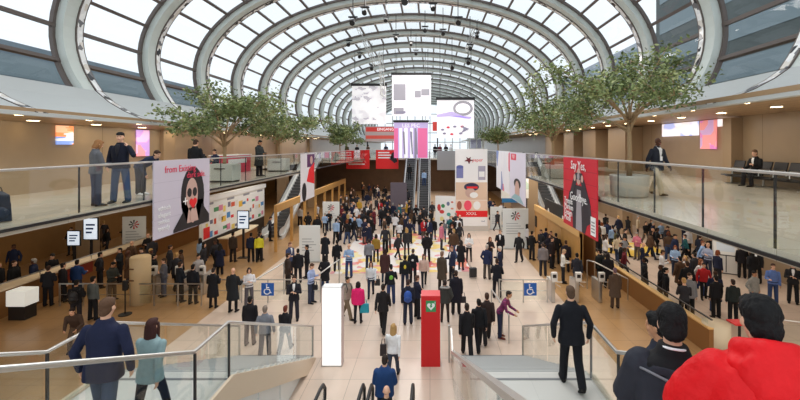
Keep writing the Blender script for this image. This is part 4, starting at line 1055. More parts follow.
# ------------------------------------------------------------------ gallery things
def wall_poster(label, px0, px1, py0, py1, X, m, name='wall_screen', sgn=1):
    y0, y1 = sorted((abs(X)*F/abs(px0-CX), abs(X)*F/abs(px1-CX))); ym = (y0+y1)/2
    z0 = EYE-(py1-CY)*ym/F; z1 = min(EYE-(py0-CY)*ym/F, 7.72 if X < 0 else 8.22)
    return panel(name, label, 'screen', (X, ym, z0), PI/2*sgn, y1-y0, z1-z0, m, .05)
ORB = ramp_mat('orange_blue_screen', [(0,(236,236,240)),(.35,(246,150,90)),(.55,(130,160,230)),(.75,(246,190,150))], scale=2.2, emit=.8, stretch=(.3,.3,3))
wall_poster('lit screen of orange and blue bands on the tan gallery wall', 57, 73.5, 125, 144.5, XL+.1, ORB)
wall_poster('lit pink and violet screen on the tan wall behind the bending man', 137, 149.5, 130, 156, XL+.1, ramp_mat('pink_screen', [(0,(236,180,220)),(.4,(190,150,220)),(.7,(246,150,160))], scale=1.4, emit=.7))
BLW = ramp_mat('blue_white_screen', [(0,(240,240,252)),(.4,(180,190,240)),(.6,(246,236,236)),(.75,(240,170,130)),(.85,(236,236,250))], scale=1.6, emit=.9)
wall_poster('wide lit screen of white and blue shapes on the tan wall behind the walking man', 662, 698, 122, 136, XRW-.12, BLW, sgn=-1)
wall_poster('glowing panel of painted pink and violet reflections on the tan wall beyond the walking man', 700, 716, 120, 149, XRW-.12, ramp_mat('violet_reflection', [(0,(196,160,200)),(.4,(214,130,190)),(.6,(236,150,150)),(.8,(200,190,220))], scale=1.3, emit=.6), sgn=-1)  # glowing panel, its colour carries pink reflections of a glass shopfront
wall_poster('lit white lettered display near the bench alcove wall', 717.5, 735, 118.5, 126, XRW-.12, BLW, sgn=-1)
for k, (px, lab) in enumerate(((283,'red low counter front lit from inside on the tan gallery, beyond the reader'),)):
    o = thing('counter', lab, 'counter', (-11.6,23.4,ZG)); MB().box(-.4,.4,-1.6,1.6,0,1.0).build('body', PINKT, o, bevel=.02); MB().box(-.45,.45,-1.65,1.65,1.0,1.05).build('worktop', WHITE, o); MB().box(.4,.42,-1.2,1.0,.55,.8).build('sign', WHITE, o)
# bench of black seats with chrome arms in the alcove
o = thing('bench_seating', 'black row of gallery seats with chrome arms against the tan wall', 'bench', (12.55,14.25,ZG), -PI/2)
for k in range(6):
    x = -2.4+.62*k*1.05
    mb = MB(); mb.box(x-.28,x+.28,-.26,.24,.33,.385); mb.build('seat', pm('seat_black', (30,28,32)), o, bevel=.02); mb = MB(); mb.hexa([(x-.28,.22,.46),(x+.28,.22,.46),(x+.28,.28,.46),(x-.28,.28,.46),(x-.28,.36,.95),(x+.28,.36,.95),(x+.28,.41,.95),(x-.28,.41,.95)]); mb.build('backrest', pm('seat_black', (30,28,32)), o, bevel=.02)
    MB().tube([(x+.325,.25,.46),(x+.325,.2,.66),(x+.325,-.2,.66),(x+.325,-.22,.42)], .02, 6).build('armrest', STEELW, o)
MB().box(-2.7,1.2,-.05,.05,.28,.33).build('beam', DSTEEL, o)
for x in (-2.4,-.8,.9): MB().bar((x,0,0),(x,0,.3),.05).bar((x,-.28,.02),(x,.28,.02),.05,.04).build('leg', STEEL, o)
# dark navy bag at the glass
o = thing('backpack', 'dark navy backpack standing at the foot of the gallery glass', 'backpack', (-8.74,8.1,ZG), R(60))
mb = MB(); mb.hexa([(-.18,-.12,.02),(.18,-.12,.02),(.18,.12,.02),(-.18,.12,.02),(-.15,-.09,.56),(.15,-.09,.56),(.15,.1,.56),(-.15,.1,.56)]); mb.blob((0,.0,.5),(.15,.1,.14)); link('bag', solid(mb,.02,2), pm('navy_nylon', (26,38,58)), o); mb = MB(); mb.blob((0,-.12,.2),(.13,.05,.13)); link('pocket', solid(mb,.02,2), pm('navy_nylon2', (32,46,70)), o); MB().tube([(-.06,0,.6),(-.04,0,.7),(.04,0,.7),(.06,0,.6)], .014, 6).build('handle', BLACKM, o)

# ------------------------------------------------------------------ trees in planters
LEAFM = ramp_mat('leaf_green', [(0,(82,98,54)),(.3,(110,126,74)),(.6,(132,146,92)),(.85,(166,174,120))], scale=3.5, rough=.5)
BARK = mat('bark', (164,138,104), .8, noise_scale=14, noise_amt=.25, bump=.4)
def tree(label, x, y, z, trunk_h, crown, seed, nleaf, group=None, planter='round', lean=(0,0), leaf=.085):
    """crown = (dx0, dx1, dy, z0, z1) limits of the loose umbrella crown around the trunk top"""
    rg = random.Random(seed); o = thing('indoor_tree', label, 'tree', (x,y,z), 0, group)
    if planter == 'round':
        MB().lathe([(.46,.0),(.53,.05),(.56,.60),(.56,.66),(.50,.66),(.49,.56),(.001,.56)], n=32).build('planter', pm('planter_grey', (196,190,180), rough=.4), o, True)
        MB().lathe([(.40,-.0),(.40,.0),(.44,.03),(.001,.03)], n=20).build('planter_foot', DSTEEL, o)
    else:
        MB().box(-.55,.55,-.4,.4,.06,.78).build('planter', pm('planter_pale', (206,206,198)), o, bevel=.03); MB().box(-.5,.5,-.35,.35,0,.06).build('planter_foot', DSTEEL, o)
    MB().lathe([(.47,.56),(.47,.60),(.001,.61)], n=20).build('soil', pm('soil', (70,52,38), noise_scale=20), o)
    top = Vector((lean[0],lean[1],.6+trunk_h))
    mb = MB(); mb.tube([(0,0,.55),(.02,.01,.6+trunk_h*.4),(lean[0]*.7,lean[1]*.7,.6+trunk_h*.75),top], [.085,.07,.062,.055], 10); mb.build('trunk', BARK, o, True)
    x0, x1, dy, z0, z1 = crown; tips = []
    nb = 13
    for k in range(nb):
        a = 2*PI*k/nb+rg.uniform(-.2,.2); rx = x1 if math.cos(a) > 0 else -x0; rr = rg.uniform(.55,.95)
        end = Vector((lean[0]+math.cos(a)*rx*rr, lean[1]+math.sin(a)*dy*rr, rg.uniform(z0+(z1-z0)*.3, z1-.2)))
        st = top.lerp(Vector((0,0,.6)), rg.uniform(0,.28)) if k % 3 else top
        mid = st.lerp(end,.5)+Vector((0,0,rg.uniform(.0,.35)))
        mb = MB(); mb.tube([st, st.lerp(mid,.5)+Vector((0,0,.06)), mid, end], [.042,.032,.023,.01], 7)
        for q in range(4):
            b0 = mid.lerp(end, q/4); b1 = b0+Vector((rg.uniform(-.9,.9),rg.uniform(-.7,.7),rg.uniform(-.25,.6))); mb.tube([b0,b0.lerp(b1,.5)+Vector((0,0,.08)),b1], [.016,.012,.005], 5); tips.append(b1); tips.append(b0.lerp(b1,.6))
        mb.build('branch', BARK, o, True); tips += [end, mid.lerp(end,.6), mid.lerp(end,.3)]
    V = []; Fc = []
    for k in range(nleaf):
        c = rg.choice(tips)+Vector((rg.gauss(0,.24),rg.gauss(0,.24),rg.gauss(0,.15)))
        c.z = max(z0-.2, min(z1+.15, c.z))
        L = leaf*rg.uniform(.7,1.3); u = Vector((rg.gauss(0,1),rg.gauss(0,1),rg.gauss(0,.6))).normalized(); v = u.cross(Vector((rg.gauss(0,1),rg.gauss(0,1),rg.gauss(0,1)))).normalized(); w2 = u.cross(v)*.18*L
        n = len(V); V += [tuple(c-u*L), tuple(c+v*L*.5+w2), tuple(c+u*L), tuple(c-v*L*.5+w2)]; Fc += [(n,n+1,n+2),(n,n+2,n+3)]
    me = bpy.data.meshes.new('foliage'); me.from_pydata(V, [], Fc); link('foliage', me, LEAFM, o)
    return o
tree('big spreading tree in a round grey planter beside the walking man', 6.15, 12.35, ZG, 1.75, (-2.6,2.05,2.2,1.75,4.6), 3, 5200, leaf=.07)
tree('second tree in a round pale planter, behind the red poster', 5.95, 19.4, ZG, 1.5, (-2.2,2.1,2.8,1.3,4.5), 5, 4600, leaf=.08)
tree('third tree farther along the gallery behind the pale face banner', 7.3, 43.0, ZG, 1.5, (-2.0,.5,2.2,1.2,3.8), 8, 2600, leaf=.12)
tree('tree in a pale square planter beside the lilac poster', -8.95, 17.4, ZG, 1.2, (-2.05,2.6,2.4,1.15,4.2), 11, 5200, planter='square')
tree('tree growing farther along, between the reader and the side banner', -9.3, 24.6, ZG, 1.3, (-1.9,3.0,2.6,1.1,4.0), 14, 4200, planter='square', leaf=.09)
tree('low dense tree near the lattice screen, before the far red banners', -9.6, 42.6, ZG, 1.2, (-.9,2.4,2.2,1.0,4.0), 17, 3000, planter='square', leaf=.13)

# ------------------------------------------------------------------ lamps, cables and trusses under the vault
def spot(label, px, py, y, s=1.):
    p = at_depth(px, py, y); o = thing('spotlight', label, 'spotlight', p)
    t = (p.x-AX)/VA; zt = ZC+VB*math.sqrt(1-t*t)-p.z
    MB().bar((0,0,.35*s),(0,0,zt),.05).build('cable', DSTEEL, o); MB().tube([(0,-.35*s,-.2*s),(0,.25*s,.15*s)], [.2*s,.13*s], 12).build('lamp_head', BLACKM, o); MB().tube([(-.22*s,0,.0),(-.22*s,0,.3*s),(.22*s,0,.3*s),(.22*s,0,.0)], .025, 6).build('yoke', BLACKM, o); MB().box(-.35*s,.35*s,-.06,.06,.33*s,.42*s).build('clamp_bar', BLACKM, o)
pos = [(353,22,27,'black spotlight hanging nearest the couple\'s side of the vault',.9),(458,22,27,'black spotlight with a reddish body, high over the tower side',.9),(470,48,33,'black spotlight hanging below the mirror of the next rib',.8),(405,1,24,'black spotlight at the very top of the view',1.),(396,38,34,'small dark spotlight in the middle of the vault',.8),(416,53,40,'small dark spotlight over the middle screen',.8),(452,67,40,'black spotlight just above the lavender loop screen',1.0),(468,62,38,'black spotlight right beside the bright truss',1.0),(349,44,38,'dark spotlight over the lattice screen',.9),(372,68,42,'dark spotlight between the lattice screen and the middle screen',.9),(365,12,25,'black spotlight above the slanting truss of the trees side',.8),(433,8,26,'black spotlight in the second rib bay at mid vault',.8),(443,33,32,'small black spotlight over the tower side, in the third rib bay',.8),(386,20,29,'black spotlight on a long cable, upper mid vault',.7),(425,30,33,'tiny black spotlight above the middle screen, high up',.8),(411,44,38,'tiny black spotlight close over the middle screen edge',.7),(360,56,42,'tiny dark spotlight above the lattice screen, lower of two',.9),(477,36,34,'tiny dark spotlight at the upper end of the tower side truss',.7)]
for px, py, y, lab, s in pos: spot(lab, px, py, y, s)
def truss(label, a, b):
    o = thing('lighting_truss', label, 'truss', a); d = Vector(b)-Vector(a); u = d.normalized(); s = u.cross(Vector((0,1,0))).normalized()*.22; t = Vector((0,.3,0))
    for q in (s+t*.5, -s+t*.5, -t*.6): MB().bar(q, d+q, .07).build('chord', STEELW, o)
    n = 10; mb = MB(); P = [u*(d.length*k/n)+(s+t*.5 if k % 2 else -s+t*.5) for k in range(n+1)]; mb.tube(P, .025, 6); mb.build('lacing', STEELW, o); P = [u*(d.length*k/n)+(s+t*.5 if k % 2 else -t*.6) for k in range(n+1)]; mb = MB(); mb.tube(P, .025, 6); mb.build('lacing', STEELW, o)
truss('bright upright truss hanging between the lattice screen and the middle screen', at_depth(383,97,43), at_depth(380,52,43))
truss('slanting bright truss on the tower side of the vault', at_depth(467,52,36), at_depth(478,20,36))
truss('slanting bright truss above the lattice screen', at_depth(376,66,40), at_depth(357,24,40))
# ------------------------------------------------------------------ people one can single out
BLK=(22,22,25); CHAR=(48,48,54); NAVY=(30,38,66); BRN=(84,62,46); GRY=(128,130,136); WHT=(232,232,234); LBL=(150,178,214); JEAN=(52,70,104); DJEAN=(38,46,66); BEI=(206,188,160); MAR=(98,28,40); OLV=(86,84,56); TRO=(30,30,36); KHK=(120,104,84)
def zstep(y):
    if y >= 13.1: return 0.
    if y > 7.6: k = math.floor((13.1-y)/(5.5/17)+1e-6); return 2.55*(k+1)/17
    if y >= 6.5: return 2.55
    k = math.floor((6.5-y)/((6.5-Y_TOP)/19)+1e-6); return min(5.45, 2.55+2.9*(k+1)/19)
def child_strap(o, pts, r, m, name='lanyard'):
    mb = MB(); mb.tube(pts, r, 6); return mb.build(name, m, o)
def striped(o):
    m, nt, out = _new('striped_cloth'); b = nt.nodes.new('ShaderNodeBsdfPrincipled'); b.inputs['Roughness'].default_value = .8
    tc = nt.nodes.new('ShaderNodeTexCoord'); wv = nt.nodes.new('ShaderNodeTexWave'); wv.bands_direction = 'Z'; wv.inputs['Scale'].default_value = 6
    cr = nt.nodes.new('ShaderNodeValToRGB'); cr.color_ramp.interpolation = 'CONSTANT'; cr.color_ramp.elements[0].color = srgb((150,40,96)); cr.color_ramp.elements[1].position = .5; cr.color_ramp.elements[1].color = srgb((78,48,84))
    nt.links.new(tc.outputs['Object'], wv.inputs[0]); nt.links.new(wv.outputs[1], cr.inputs[0]); nt.links.new(cr.outputs[0], b.inputs[0]); nt.links.new(b.outputs[0], out.inputs[0])
    for c in o.children:
        if c.name.startswith('shirt'): c.material_slots[0].link = 'OBJECT'; c.material_slots[0].material = m
def patch(o, name, col, back=True, w=.09, h=.1, z=1.22):
    d = .135 if back else -.15
    mb = MB(); mb.blob((0,d,z),(w,.022,h)); return mb.build(name, pm('patch_%d_%d_%d' % col, col), o, True)
def last(): return ALL_PEOPLE[-1][0]
LAN = mat('lanyard_white', (236,236,240), .5)
def badge(o, blue=False):
    mb = MB(); mb.tube([(-.06,-.04,1.47),(-.05,-.15,1.36),(0,-.165,1.16)], .009, 5); mb.tube([(.06,-.04,1.47),(.05,-.15,1.36),(0,-.165,1.16)], .009, 5); ln = mb.build('lanyard', LAN, o); MB().box(-.04,.04,-.18,-.168,1.03,1.16).build('badge', LAN, ln)
def on(px, py, z=0.): return on_floor(px, py, z)
PP = person
# galleries
def G(x, y): return (x, y, ZG)
PP(G(-8.6,10.3), 150, 'reading', ('jacket',(96,98,104)), ('trousers',(44,54,76)), ('bob',(150,106,66)), 'light', 1.70, label='woman with wavy fair hair in grey cardigan at the gallery rail', shoes=(30,30,34))
PP(G(-8.47,10.95), 8, 'call', ('jacket',(24,28,44)), ('trousers',(58,78,112)), ('hat','black'), 'light', 1.9, shirt=(40,40,48), label='man in dark cap, navy jacket and jeans, phoning at the gallery rail', shoes=(40,36,36))
PP(G(-9.2,12.7), 82, 'bend', ('jacket',(34,46,72)), ('trousers',(30,30,36)), ('short','brown'), 'light', 1.75, label='man in navy jacket bending forward on the gallery beside the lilac poster', shoes=(220,220,222))
PP(G(-8.75,14.9), 178, 'phone', ('jacket',(24,24,28)), ('trousers',TRO), ('short','brown'), 'light', 1.78, label='person in black top standing behind the lilac poster, back turned')
o = thing('bench', 'low dark bench on the gallery where two people sit behind the tree planter', 'bench', (-11.3,20.6,ZG))
MB().box(-.9,.9,-.25,.25,.31,.385).build('seat', INK, o, bevel=.02)
for x in (-.75,.75): MB().box(x-.04,x+.04,-.2,.2,0,.31).build('leg', STEEL, o)
PP((-11.75,20.55,ZG), 20, 'sit', ('jacket',BLK), ('trousers',TRO), ('short','black'), 'tan', 1.75, label='dark-clad person sitting on the gallery bench, on the end by the wall')
PP((-11.0,20.55,ZG), -15, 'sit', ('jacket',NAVY), ('trousers',TRO), ('short','brown'), 'light', 1.75, label='person in navy sitting on the gallery bench, nearer the planter')
PP(G(-8.8,20.6), 75, 'reading', ('coat',(46,50,50)), ('trousers',TRO), ('short','black'), 'tan', 1.84, label='man in long dark coat reading at the gallery rail beyond the planter')
o = PP(G(7.2,12.7), 12, 'walk', ('suit',(38,42,54)), ('trousers',(196,180,154)), None, 'dark', 1.85, shirt=WHT, label='bald man in dark jacket and beige trousers walking along the gallery'); badge(o)
PP((12.5,15.3,ZG), -80, 'sit', ('suit',BLK), ('trousers',TRO), ('short',(120,92,70)), 'light', 1.78, shirt=WHT, label='man in black suit sitting on the gallery seats')
# the far bridge
for px, fc, tc, lab in ((357,10,BLK,'tiny person in black behind the red banner with white lines'),(347,170,OLV,'tiny person in olive at the end of the far bridge by the trees'),(368,160,BRN,'tiny person in brown standing between the two red bridge banners'),(386,0,NAVY,'tiny person in navy behind the rider banner on the bridge'),(435,200,BLK,'tiny person in black on the bridge just beside the far escalator top'),(440,20,MAR,'tiny person in maroon on the bridge above the grey panel'),(446,180,CHAR,'tiny person in charcoal on the bridge above the grey panel'),(451,30,WHT,'tiny person in white on the bridge near the white tower top')):
    y = 51.5; PP(((px-CX)*y/F, y, ZG), fc, rnd.choice(['stand','walk','phone']), ('jacket',tc), ('trousers',TRO), ('short','black'), 'light', 1.75, label=lab)
PP((-2.3,45.0,3.2), 180, 'stand', ('jacket',BLK), ('trousers',TRO), ('short','black'), 'light', 1.75, label='person in black riding the far escalator under the grey screen side')
PP((-.65,44.0,2.62), 180, 'stand', ('shirt',LBL), ('trousers',JEAN), ('short','brown'), 'light', 1.72, label='person in light blue riding the far escalator nearer the tower')
PP((-2.3,40.9,.86), 180, 'stand', ('jacket',CHAR), ('trousers',TRO), ('short','black'), 'light', 1.75, label='person in charcoal low on the far escalator under the grey screen side')
# staircases
y = 5.25; PP((-4.28,y,zstep(y)), 184, 'descend', ('suit',(28,34,62)), ('trousers',(64,74,98)), ('short',(92,66,48)), 'light', 1.82, label='man in dark blue jacket walking down the stairs beside the long-haired woman')
y = 5.95; PP((-4.16,y,zstep(y)), 176, 'walk', ('suit',(146,172,176)), ('slim',(34,34,42)), ('long',(66,38,34)), 'light', 1.6, label='long-haired woman in pale teal shirt walking down the stairs')
PP((2.62,7.42,2.55), 176, 'descend', ('suit',(20,22,30)), ('trousers',(22,23,30)), ('short',(88,66,50)), 'light', 1.83, label='man in black suit walking down the stairs alone')
# centre front
PP(on(393,379), 172, 'walk', ('shirt',(238,238,240)), ('slim',(58,66,84)), ('long','blond'), 'light', 1.68, label='blonde woman in white top with dark shoulder bag walking ahead of the blue jacket')
PP((-1.13,9.95,0), 178, 'phone', ('puffer',(34,66,116)), ('trousers',DJEAN), ('short',(46,36,32)), 'light', 1.76, label='man in blue jacket leaving the sunk escalator, back turned')
PP((-.98,9.0,-.17), 180, 'stand', ('jacket',BLK), ('trousers',TRO), None, 'light', 1.75, label='bald head of a person riding up the sunk escalator')
PP(on(467,357), 182, 'stride', ('suit',(26,26,30)), ('trousers',(26,26,30)), ('short',(46,36,30)), 'light', 1.80, label='man in black suit at the foot of the stairs, arm swinging, first of three')
PP(on(479,349), 186, 'walk', ('jacket',(24,25,30)), ('trousers',(24,24,30)), ('short','black'), 'light', 1.75, label='man in black between two others walking by the raking handrail')
PP(on(487,342), 178, 'walk', ('suit',(52,40,38)), ('trousers',(34,32,36)), ('short',(70,50,40)), 'light', 1.78, label='man in dark brown jacket, third of the trio by the stair foot')
PP(on(500,337), 65, 'rest', ('shirt',(116,44,92)), ('trousers',(40,48,74)), ('short',(50,38,32)), 'tan', 1.80, label='man in purple striped shirt leaning on a handrail', shoes=(110,52,44)); striped(ALL_PEOPLE[-1][0])
PP(on(383,331), 176, 'stride', ('suit',(30,28,30)), ('trousers',(26,25,28)), ('short',(40,32,30)), 'light', 1.80, label='man in black coat walking away between pink jacket and blue backpack')
PP(on(358,323), 176, 'stand', ('puffer',(224,36,110)), ('slim',(30,30,38)), ('bob',(36,26,28)), 'light', 1.62, label='woman in pink jacket with a teal shopping bag')
PP(on(347,318), 60, 'walk', ('jacket',(150,142,130)), ('trousers',KHK), ('short','black'), 'tan', 1.72, label='man in beige-grey jacket with backpack beside the white light pillar')
PP(on(371,296), 5, 'walk', ('shirt',(220,226,232)), ('slim',DJEAN), ('long',(90,52,38)), 'light', 1.66, label='woman in white blouse with long brown hair walking towards the stairs')
PP(on(391,304), 190, 'talk', ('shirt',(28,30,38)), ('trousers',(44,58,98)), ('short','black'), 'light', 1.74, label='man in black T-shirt and jeans with a green print on the back'); patch(last(), 'back_print', (120,190,70))
PP(on(349,277), 0, 'folded', ('shirt',(150,178,216)), ('trousers',(48,64,110)), ('fringe',(120,110,104)), 'light', 1.75, label='man in light blue shirt and jeans standing on the floor graphic edge')
PP(on(311,303), 75, 'phone', ('shirt',(168,184,222)), ('trousers',(58,66,88)), ('short',(84,58,44)), 'light', 1.76, label='man in pale blue shirt looking at his phone near the light pillar')
PP(on(325,290), 170, 'pockets', ('coat',(30,31,36)), ('trousers',JEAN), ('long','black'), 'light', 1.66, label='person in wide black coat and jeans just beyond the light pillar')
PP(on(294,320), 15, 'folded', ('suit',(34,34,42)), ('trousers',(40,42,54)), ('short','brown'), 'light', 1.76, shirt=WHT, label='man with white lapels and dark suit behind the raking handrail')
PP(on(290,276), 60, 'talk', ('suit',(66,76,108)), ('trousers',(36,38,48)), ('short',(120,80,60)), 'light', 1.80, shirt=WHT, label='man in blue-grey suit, tallest of the group before the white board')
PP(on(288,290), 130, 'pockets', ('suit',(58,46,42)), ('trousers',(44,38,38)), ('short','brown'), 'light', 1.78, label='man in brown suit facing the group before the white board')
PP(on(298,283), 200, 'stand', ('suit',(28,28,34)), ('trousers',TRO), ('short','black'), 'light', 1.74, label='man in black suit in the middle of the group at the white board')
PP(on(307,278), -60, 'folded', ('suit',(26,27,33)), ('trousers',TRO), ('short','black'), 'tan', 1.74, shirt=WHT, label='man in black suit and white shirt in front of the white board')
PP(on(325,262), 170, 'phone', ('coat',(28,30,38)), ('trousers',TRO), ('short','black'), 'light', 1.75, label='person in long black coat beside the white board, head bent')
PP(on(337,271), 200, 'talk', ('jacket',(24,26,32)), ('trousers',TRO), ('pony','black'), 'light', 1.72, label='person in black with a ponytail at the edge of the floor graphic')
PP(on(305,254), 120, 'stand', ('jacket',(36,34,36)), ('trousers',TRO), ('short','brown'), 'light', 1.76, label='person in dark jacket beyond the suited group')
PP(on(469,261), -5, 'folded', ('shirt',(236,236,236)), ('slim',(26,26,30)), ('long',(64,44,36)), 'light', 1.68, label='woman in white shirt and black trousers with folded arms, standing alone')
PP(on(461,270), 160, 'phone', ('coat',(26,26,32)), ('slim',BLK), ('long',(40,30,28)), 'light', 1.66, label='woman in black knee-length coat beside the woman with folded arms')
PP(on(442,290), 140, 'stand', ('coat',(74,64,54)), ('trousers',(48,44,40)), ('short',(132,104,84)), 'light', 1.86, label='tall man in brown coat towards the tower side of the floor graphic')
PP(on(452,281), -60, 'talk', ('suit',(38,46,72)), ('trousers',(32,34,44)), ('short',(150,110,90)), 'light', 1.78, shirt=WHT, label='man in navy suit talking with the tall man in brown coat')
PP(on(427,262), 185, 'pockets', ('puffer',(26,26,30)), ('trousers',TRO), ('short','black'), 'light', 1.78, label='broad person in black padded jacket at the back of the graphic')
PP(on(424,286), 4, 'walk', ('jacket',(206,176,164)), ('slim',(34,34,40)), ('long',(66,40,34)), 'light', 1.64, label='woman in pale pink jacket walking across the floor graphic')
PP(on(405,291), 184, 'stand', ('jacket',(26,30,34)), ('trousers',DJEAN), ('short','black'), 'tan', 1.72, label='person in black jacket with yellow print standing on the graphic'); patch(last(), 'back_print', (226,206,60), w=.06)
PP(on(413,283), 175, 'phone', ('jacket',(24,26,34)), ('trousers',TRO), ('short',(70,50,40)), 'light', 1.72, label='person in black jacket with white emblem standing on the graphic'); patch(last(), 'back_emblem', (230,230,232), w=.06, h=.06)
PP(on(456,314), 180, 'stand', ('coat',(30,30,42)), ('trousers',(26,26,32)), ('short',(60,46,40)), 'light', 1.80, label='man in long navy-black coat carrying a dark bag behind the trio')
PP(on(445,322), 180, 'pockets', ('puffer',(62,64,62)), ('slim',(52,42,40)), ('short',(52,42,40)), 'light', 1.66, label='person in olive-grey parka with fur hood right behind the red pillar')
mb = MB()
for k in range(14):
    a = 2*PI*k/14; mb.blob((.16*math.cos(a),.05+.13*math.sin(a),1.47+.02*math.sin(a)),(.06,.055,.05))
me = solid(mb,.016,1); me.materials.append(CLOTH); put('fur_hood', me, last(), (150,148,146))
PP(on(408,324), 182, 'stand', ('jacket',(34,38,54)), ('trousers',DJEAN), ('short',(60,44,40)), 'light', 1.74, label='person wearing a bright blue backpack')
PP(on(417,318), 120, 'folded', ('jacket',(34,38,58)), ('trousers',TRO), ('short',(84,60,50)), 'light', 1.72, label='person in dark jacket with arms folded between blue backpack and red pillar')
PP(on(376,262), 175, 'stand', ('jacket',(150,120,50)), ('slim',BLK), ('bob',(40,30,28)), 'light', 1.66, label='woman in mustard jacket on the floor graphic')
PP(on(369,270), 185, 'talk', ('jacket',(128,130,138)), ('trousers',DJEAN), ('short',(52,40,36)), 'light', 1.74, label='man in grey jacket on the floor graphic next to the mustard jacket')
PP(on(385,282), 180, 'stand', ('coat',(70,44,44)), ('slim',(40,60,80)), ('long',(48,30,28)), 'light', 1.70, label='woman with long dark hair and wine-brown coat on the floor graphic')
# towards the tower and the turnstiles
PP(on(487,279), 150, 'pockets', ('suit',(34,42,76)), ('trousers',(84,76,72)), ('short',(190,180,172)), 'light', 1.80, label='grey-haired man in blue blazer and taupe trousers near the red-star board')
PP(on(490,266), 30, 'folded', ('jacket',(40,32,34)), ('slim',BLK), ('long',(128,82,56)), 'light', 1.68, label='woman with auburn hair standing behind the man in blue blazer')
PP(on(500,259), -10, 'talk', ('suit',(22,22,28)), ('trousers',TRO), ('short',(150,120,100)), 'light', 1.80, shirt=WHT, label='man in black suit and white shirt before the narrow board')
PP(on(500,281), -100, 'talk', ('suit',(32,38,62)), ('trousers',TRO), ('short',(214,206,198)), 'light', 1.78, shirt=WHT, label='white-haired man in navy suit facing the blue blazer')
PP(on(497,298), 165, 'folded', ('suit',(24,26,36)), ('trousers',(26,26,34)), ('short','brown'), 'light', 1.80, label='man in black suit with back turned, nearest the wheelchair barrier')
PP(on(519,262), -40, 'saunter', ('suit',(30,30,34)), ('trousers',(34,32,36)), ('short',(120,92,74)), 'light', 1.78, label='man in dark suit striding before the red-star board by the booth')
PP(on(527,249), 100, 'stand', ('shirt',(220,218,222)), ('trousers',TRO), ('long','black'), 'light', 1.68, label='woman in white shirt at the booth corner by the red-star board')
for px, py, fc, ps, tc, hc, lab in ((532,260,120,'talk',BLK,'black','person in black, first in the row before the wooden booth wall'),(541,258,-60,'pockets',CHAR,'brown','person in charcoal, second in the row before the wooden booth wall'),(546,256,160,'phone',NAVY,'black','person in navy in the row before the wooden booth wall'),(551,260,-30,'folded',(60,44,40),'brown','person in brown in the row before the wooden booth wall')):
    PP(on(px,py), fc, ps, ('jacket',tc), ('trousers',TRO), ('short',hc), 'light', 1.76, label=lab)
PP(on(543,276), 170, 'stand', ('jacket',(120,114,116)), ('trousers',(38,38,46)), ('short',(60,48,44)), 'light', 1.78, label='man in grey jacket with back turned just beyond the turnstiles')
PP(on(549,262), 20, 'folded', ('jacket',(36,34,48)), ('slim',BLK), ('bob',(70,48,44)), 'light', 1.68, label='woman in dark violet jacket beyond the turnstiles')
PP(on(563,283), 80, 'reading', ('shirt',(222,220,214)), ('trousers',TRO), ('short',(180,150,120)), 'light', 1.72, label='person in white shirt bending at the first turnstile')
PP(on(552,268), 40, 'stand', ('suit',(42,34,38)), ('trousers',TRO), ('short','brown'), 'light', 1.75, label='person in plum jacket behind the white shirt at the turnstiles')
PP(on(556,264), 170, 'pockets', ('jacket',(24,24,28)), ('trousers',TRO), ('short','black'), 'light', 1.82, label='tall man in black against the wooden booth wall')
PP(on(566,272), 160, 'stand', ('jacket',(34,30,40)), ('trousers',TRO), ('short','brown'), 'light', 1.74, label='person in dark jacket at the end of the wooden booth wall')
PP(on(577,288), 165, 'walk', ('suit',(40,42,52)), ('trousers',(70,70,80)), ('short','black'), 'light', 1.76, label='man in slate suit walking through the middle turnstile')
PP(on(587,256), 60, 'phone', ('jacket',(44,36,50)), ('trousers',TRO), ('short',(90,66,50)), 'light', 1.72, label='person in violet-grey jacket below the red poster corner')
PP(on(600,284), 200, 'talk', ('puffer',(30,36,38)), ('trousers',TRO), ('short','black'), 'light', 1.74, label='broad person in dark green-black jacket before the parapet')
PP(on(608,288), 160, 'stand', ('coat',(28,26,32)), ('trousers',BLK), ('long',(38,30,30)), 'light', 1.70, label='person in long black coat leaning towards the parapet')
PP(on(615,308), 174, 'stand', ('coat',(88,72,60)), ('trousers',(74,58,48)), ('short',(120,96,110)), 'light', 1.72, label='person in brown coat with back turned beside the third turnstile')
# beside the couple's staircase
PP(on(265,358), 190, 'saunter', ('jacket',(124,128,138)), ('trousers',(84,86,94)), ('short',(140,126,116)), 'light', 1.72, label='man in grey hooded jacket walking behind the stair glass')
PP(on(285,352), 176, 'walk', ('jacket',(30,30,34)), ('trousers',(104,92,86)), ('short',(112,52,40)), 'light', 1.60, label='woman with reddish hair in black top beside the grey hooded jacket')
PP(on(250,345), 185, 'stand', ('jacket',(26,26,32)), ('trousers',(96,84,84)), ('short','black'), 'tan', 1.70, label='man in black sweater seen over the stair rail beside the grey hooded jacket')
PP(on(77,350), 20, 'crouch', ('jacket',(74,58,50)), ('trousers',(92,74,60)), ('pony',(46,34,30)), 'light', 1.68, label='woman crouching with a dark camera bag near the stairs')
PP(on(93,320), 170, 'stand', ('shirt',(98,106,106)), ('trousers',(32,32,36)), ('short','black'), 'light', 1.74, label='man in grey T-shirt with back turned near the low barrier')
PP(on(76,325), 200, 'phone', ('jacket',(30,30,34)), ('trousers',(40,38,44)), ('short','black'), 'tan', 1.74, label='man with black backpack behind the crouching woman')
PP(on(213,308), 182, 'phone', ('coat',(22,23,28)), ('slim',BLK), ('short',(44,34,30)), 'light', 1.72, label='person in black coat at the turnstile beside the bald man')
PP(on(233,312), 176, 'talk', ('coat',(30,34,38)), ('slim',BLK), None, 'light', 1.84, label='bald man in long dark coat at the barrier near the blue sign')
PP(on(249,306), 30, 'folded', ('shirt',(224,222,224)), ('trousers',(96,90,96)), ('bob',(56,42,40)), 'light', 1.66, label='woman in white shirt with folded arms beside the blue wheelchair sign')
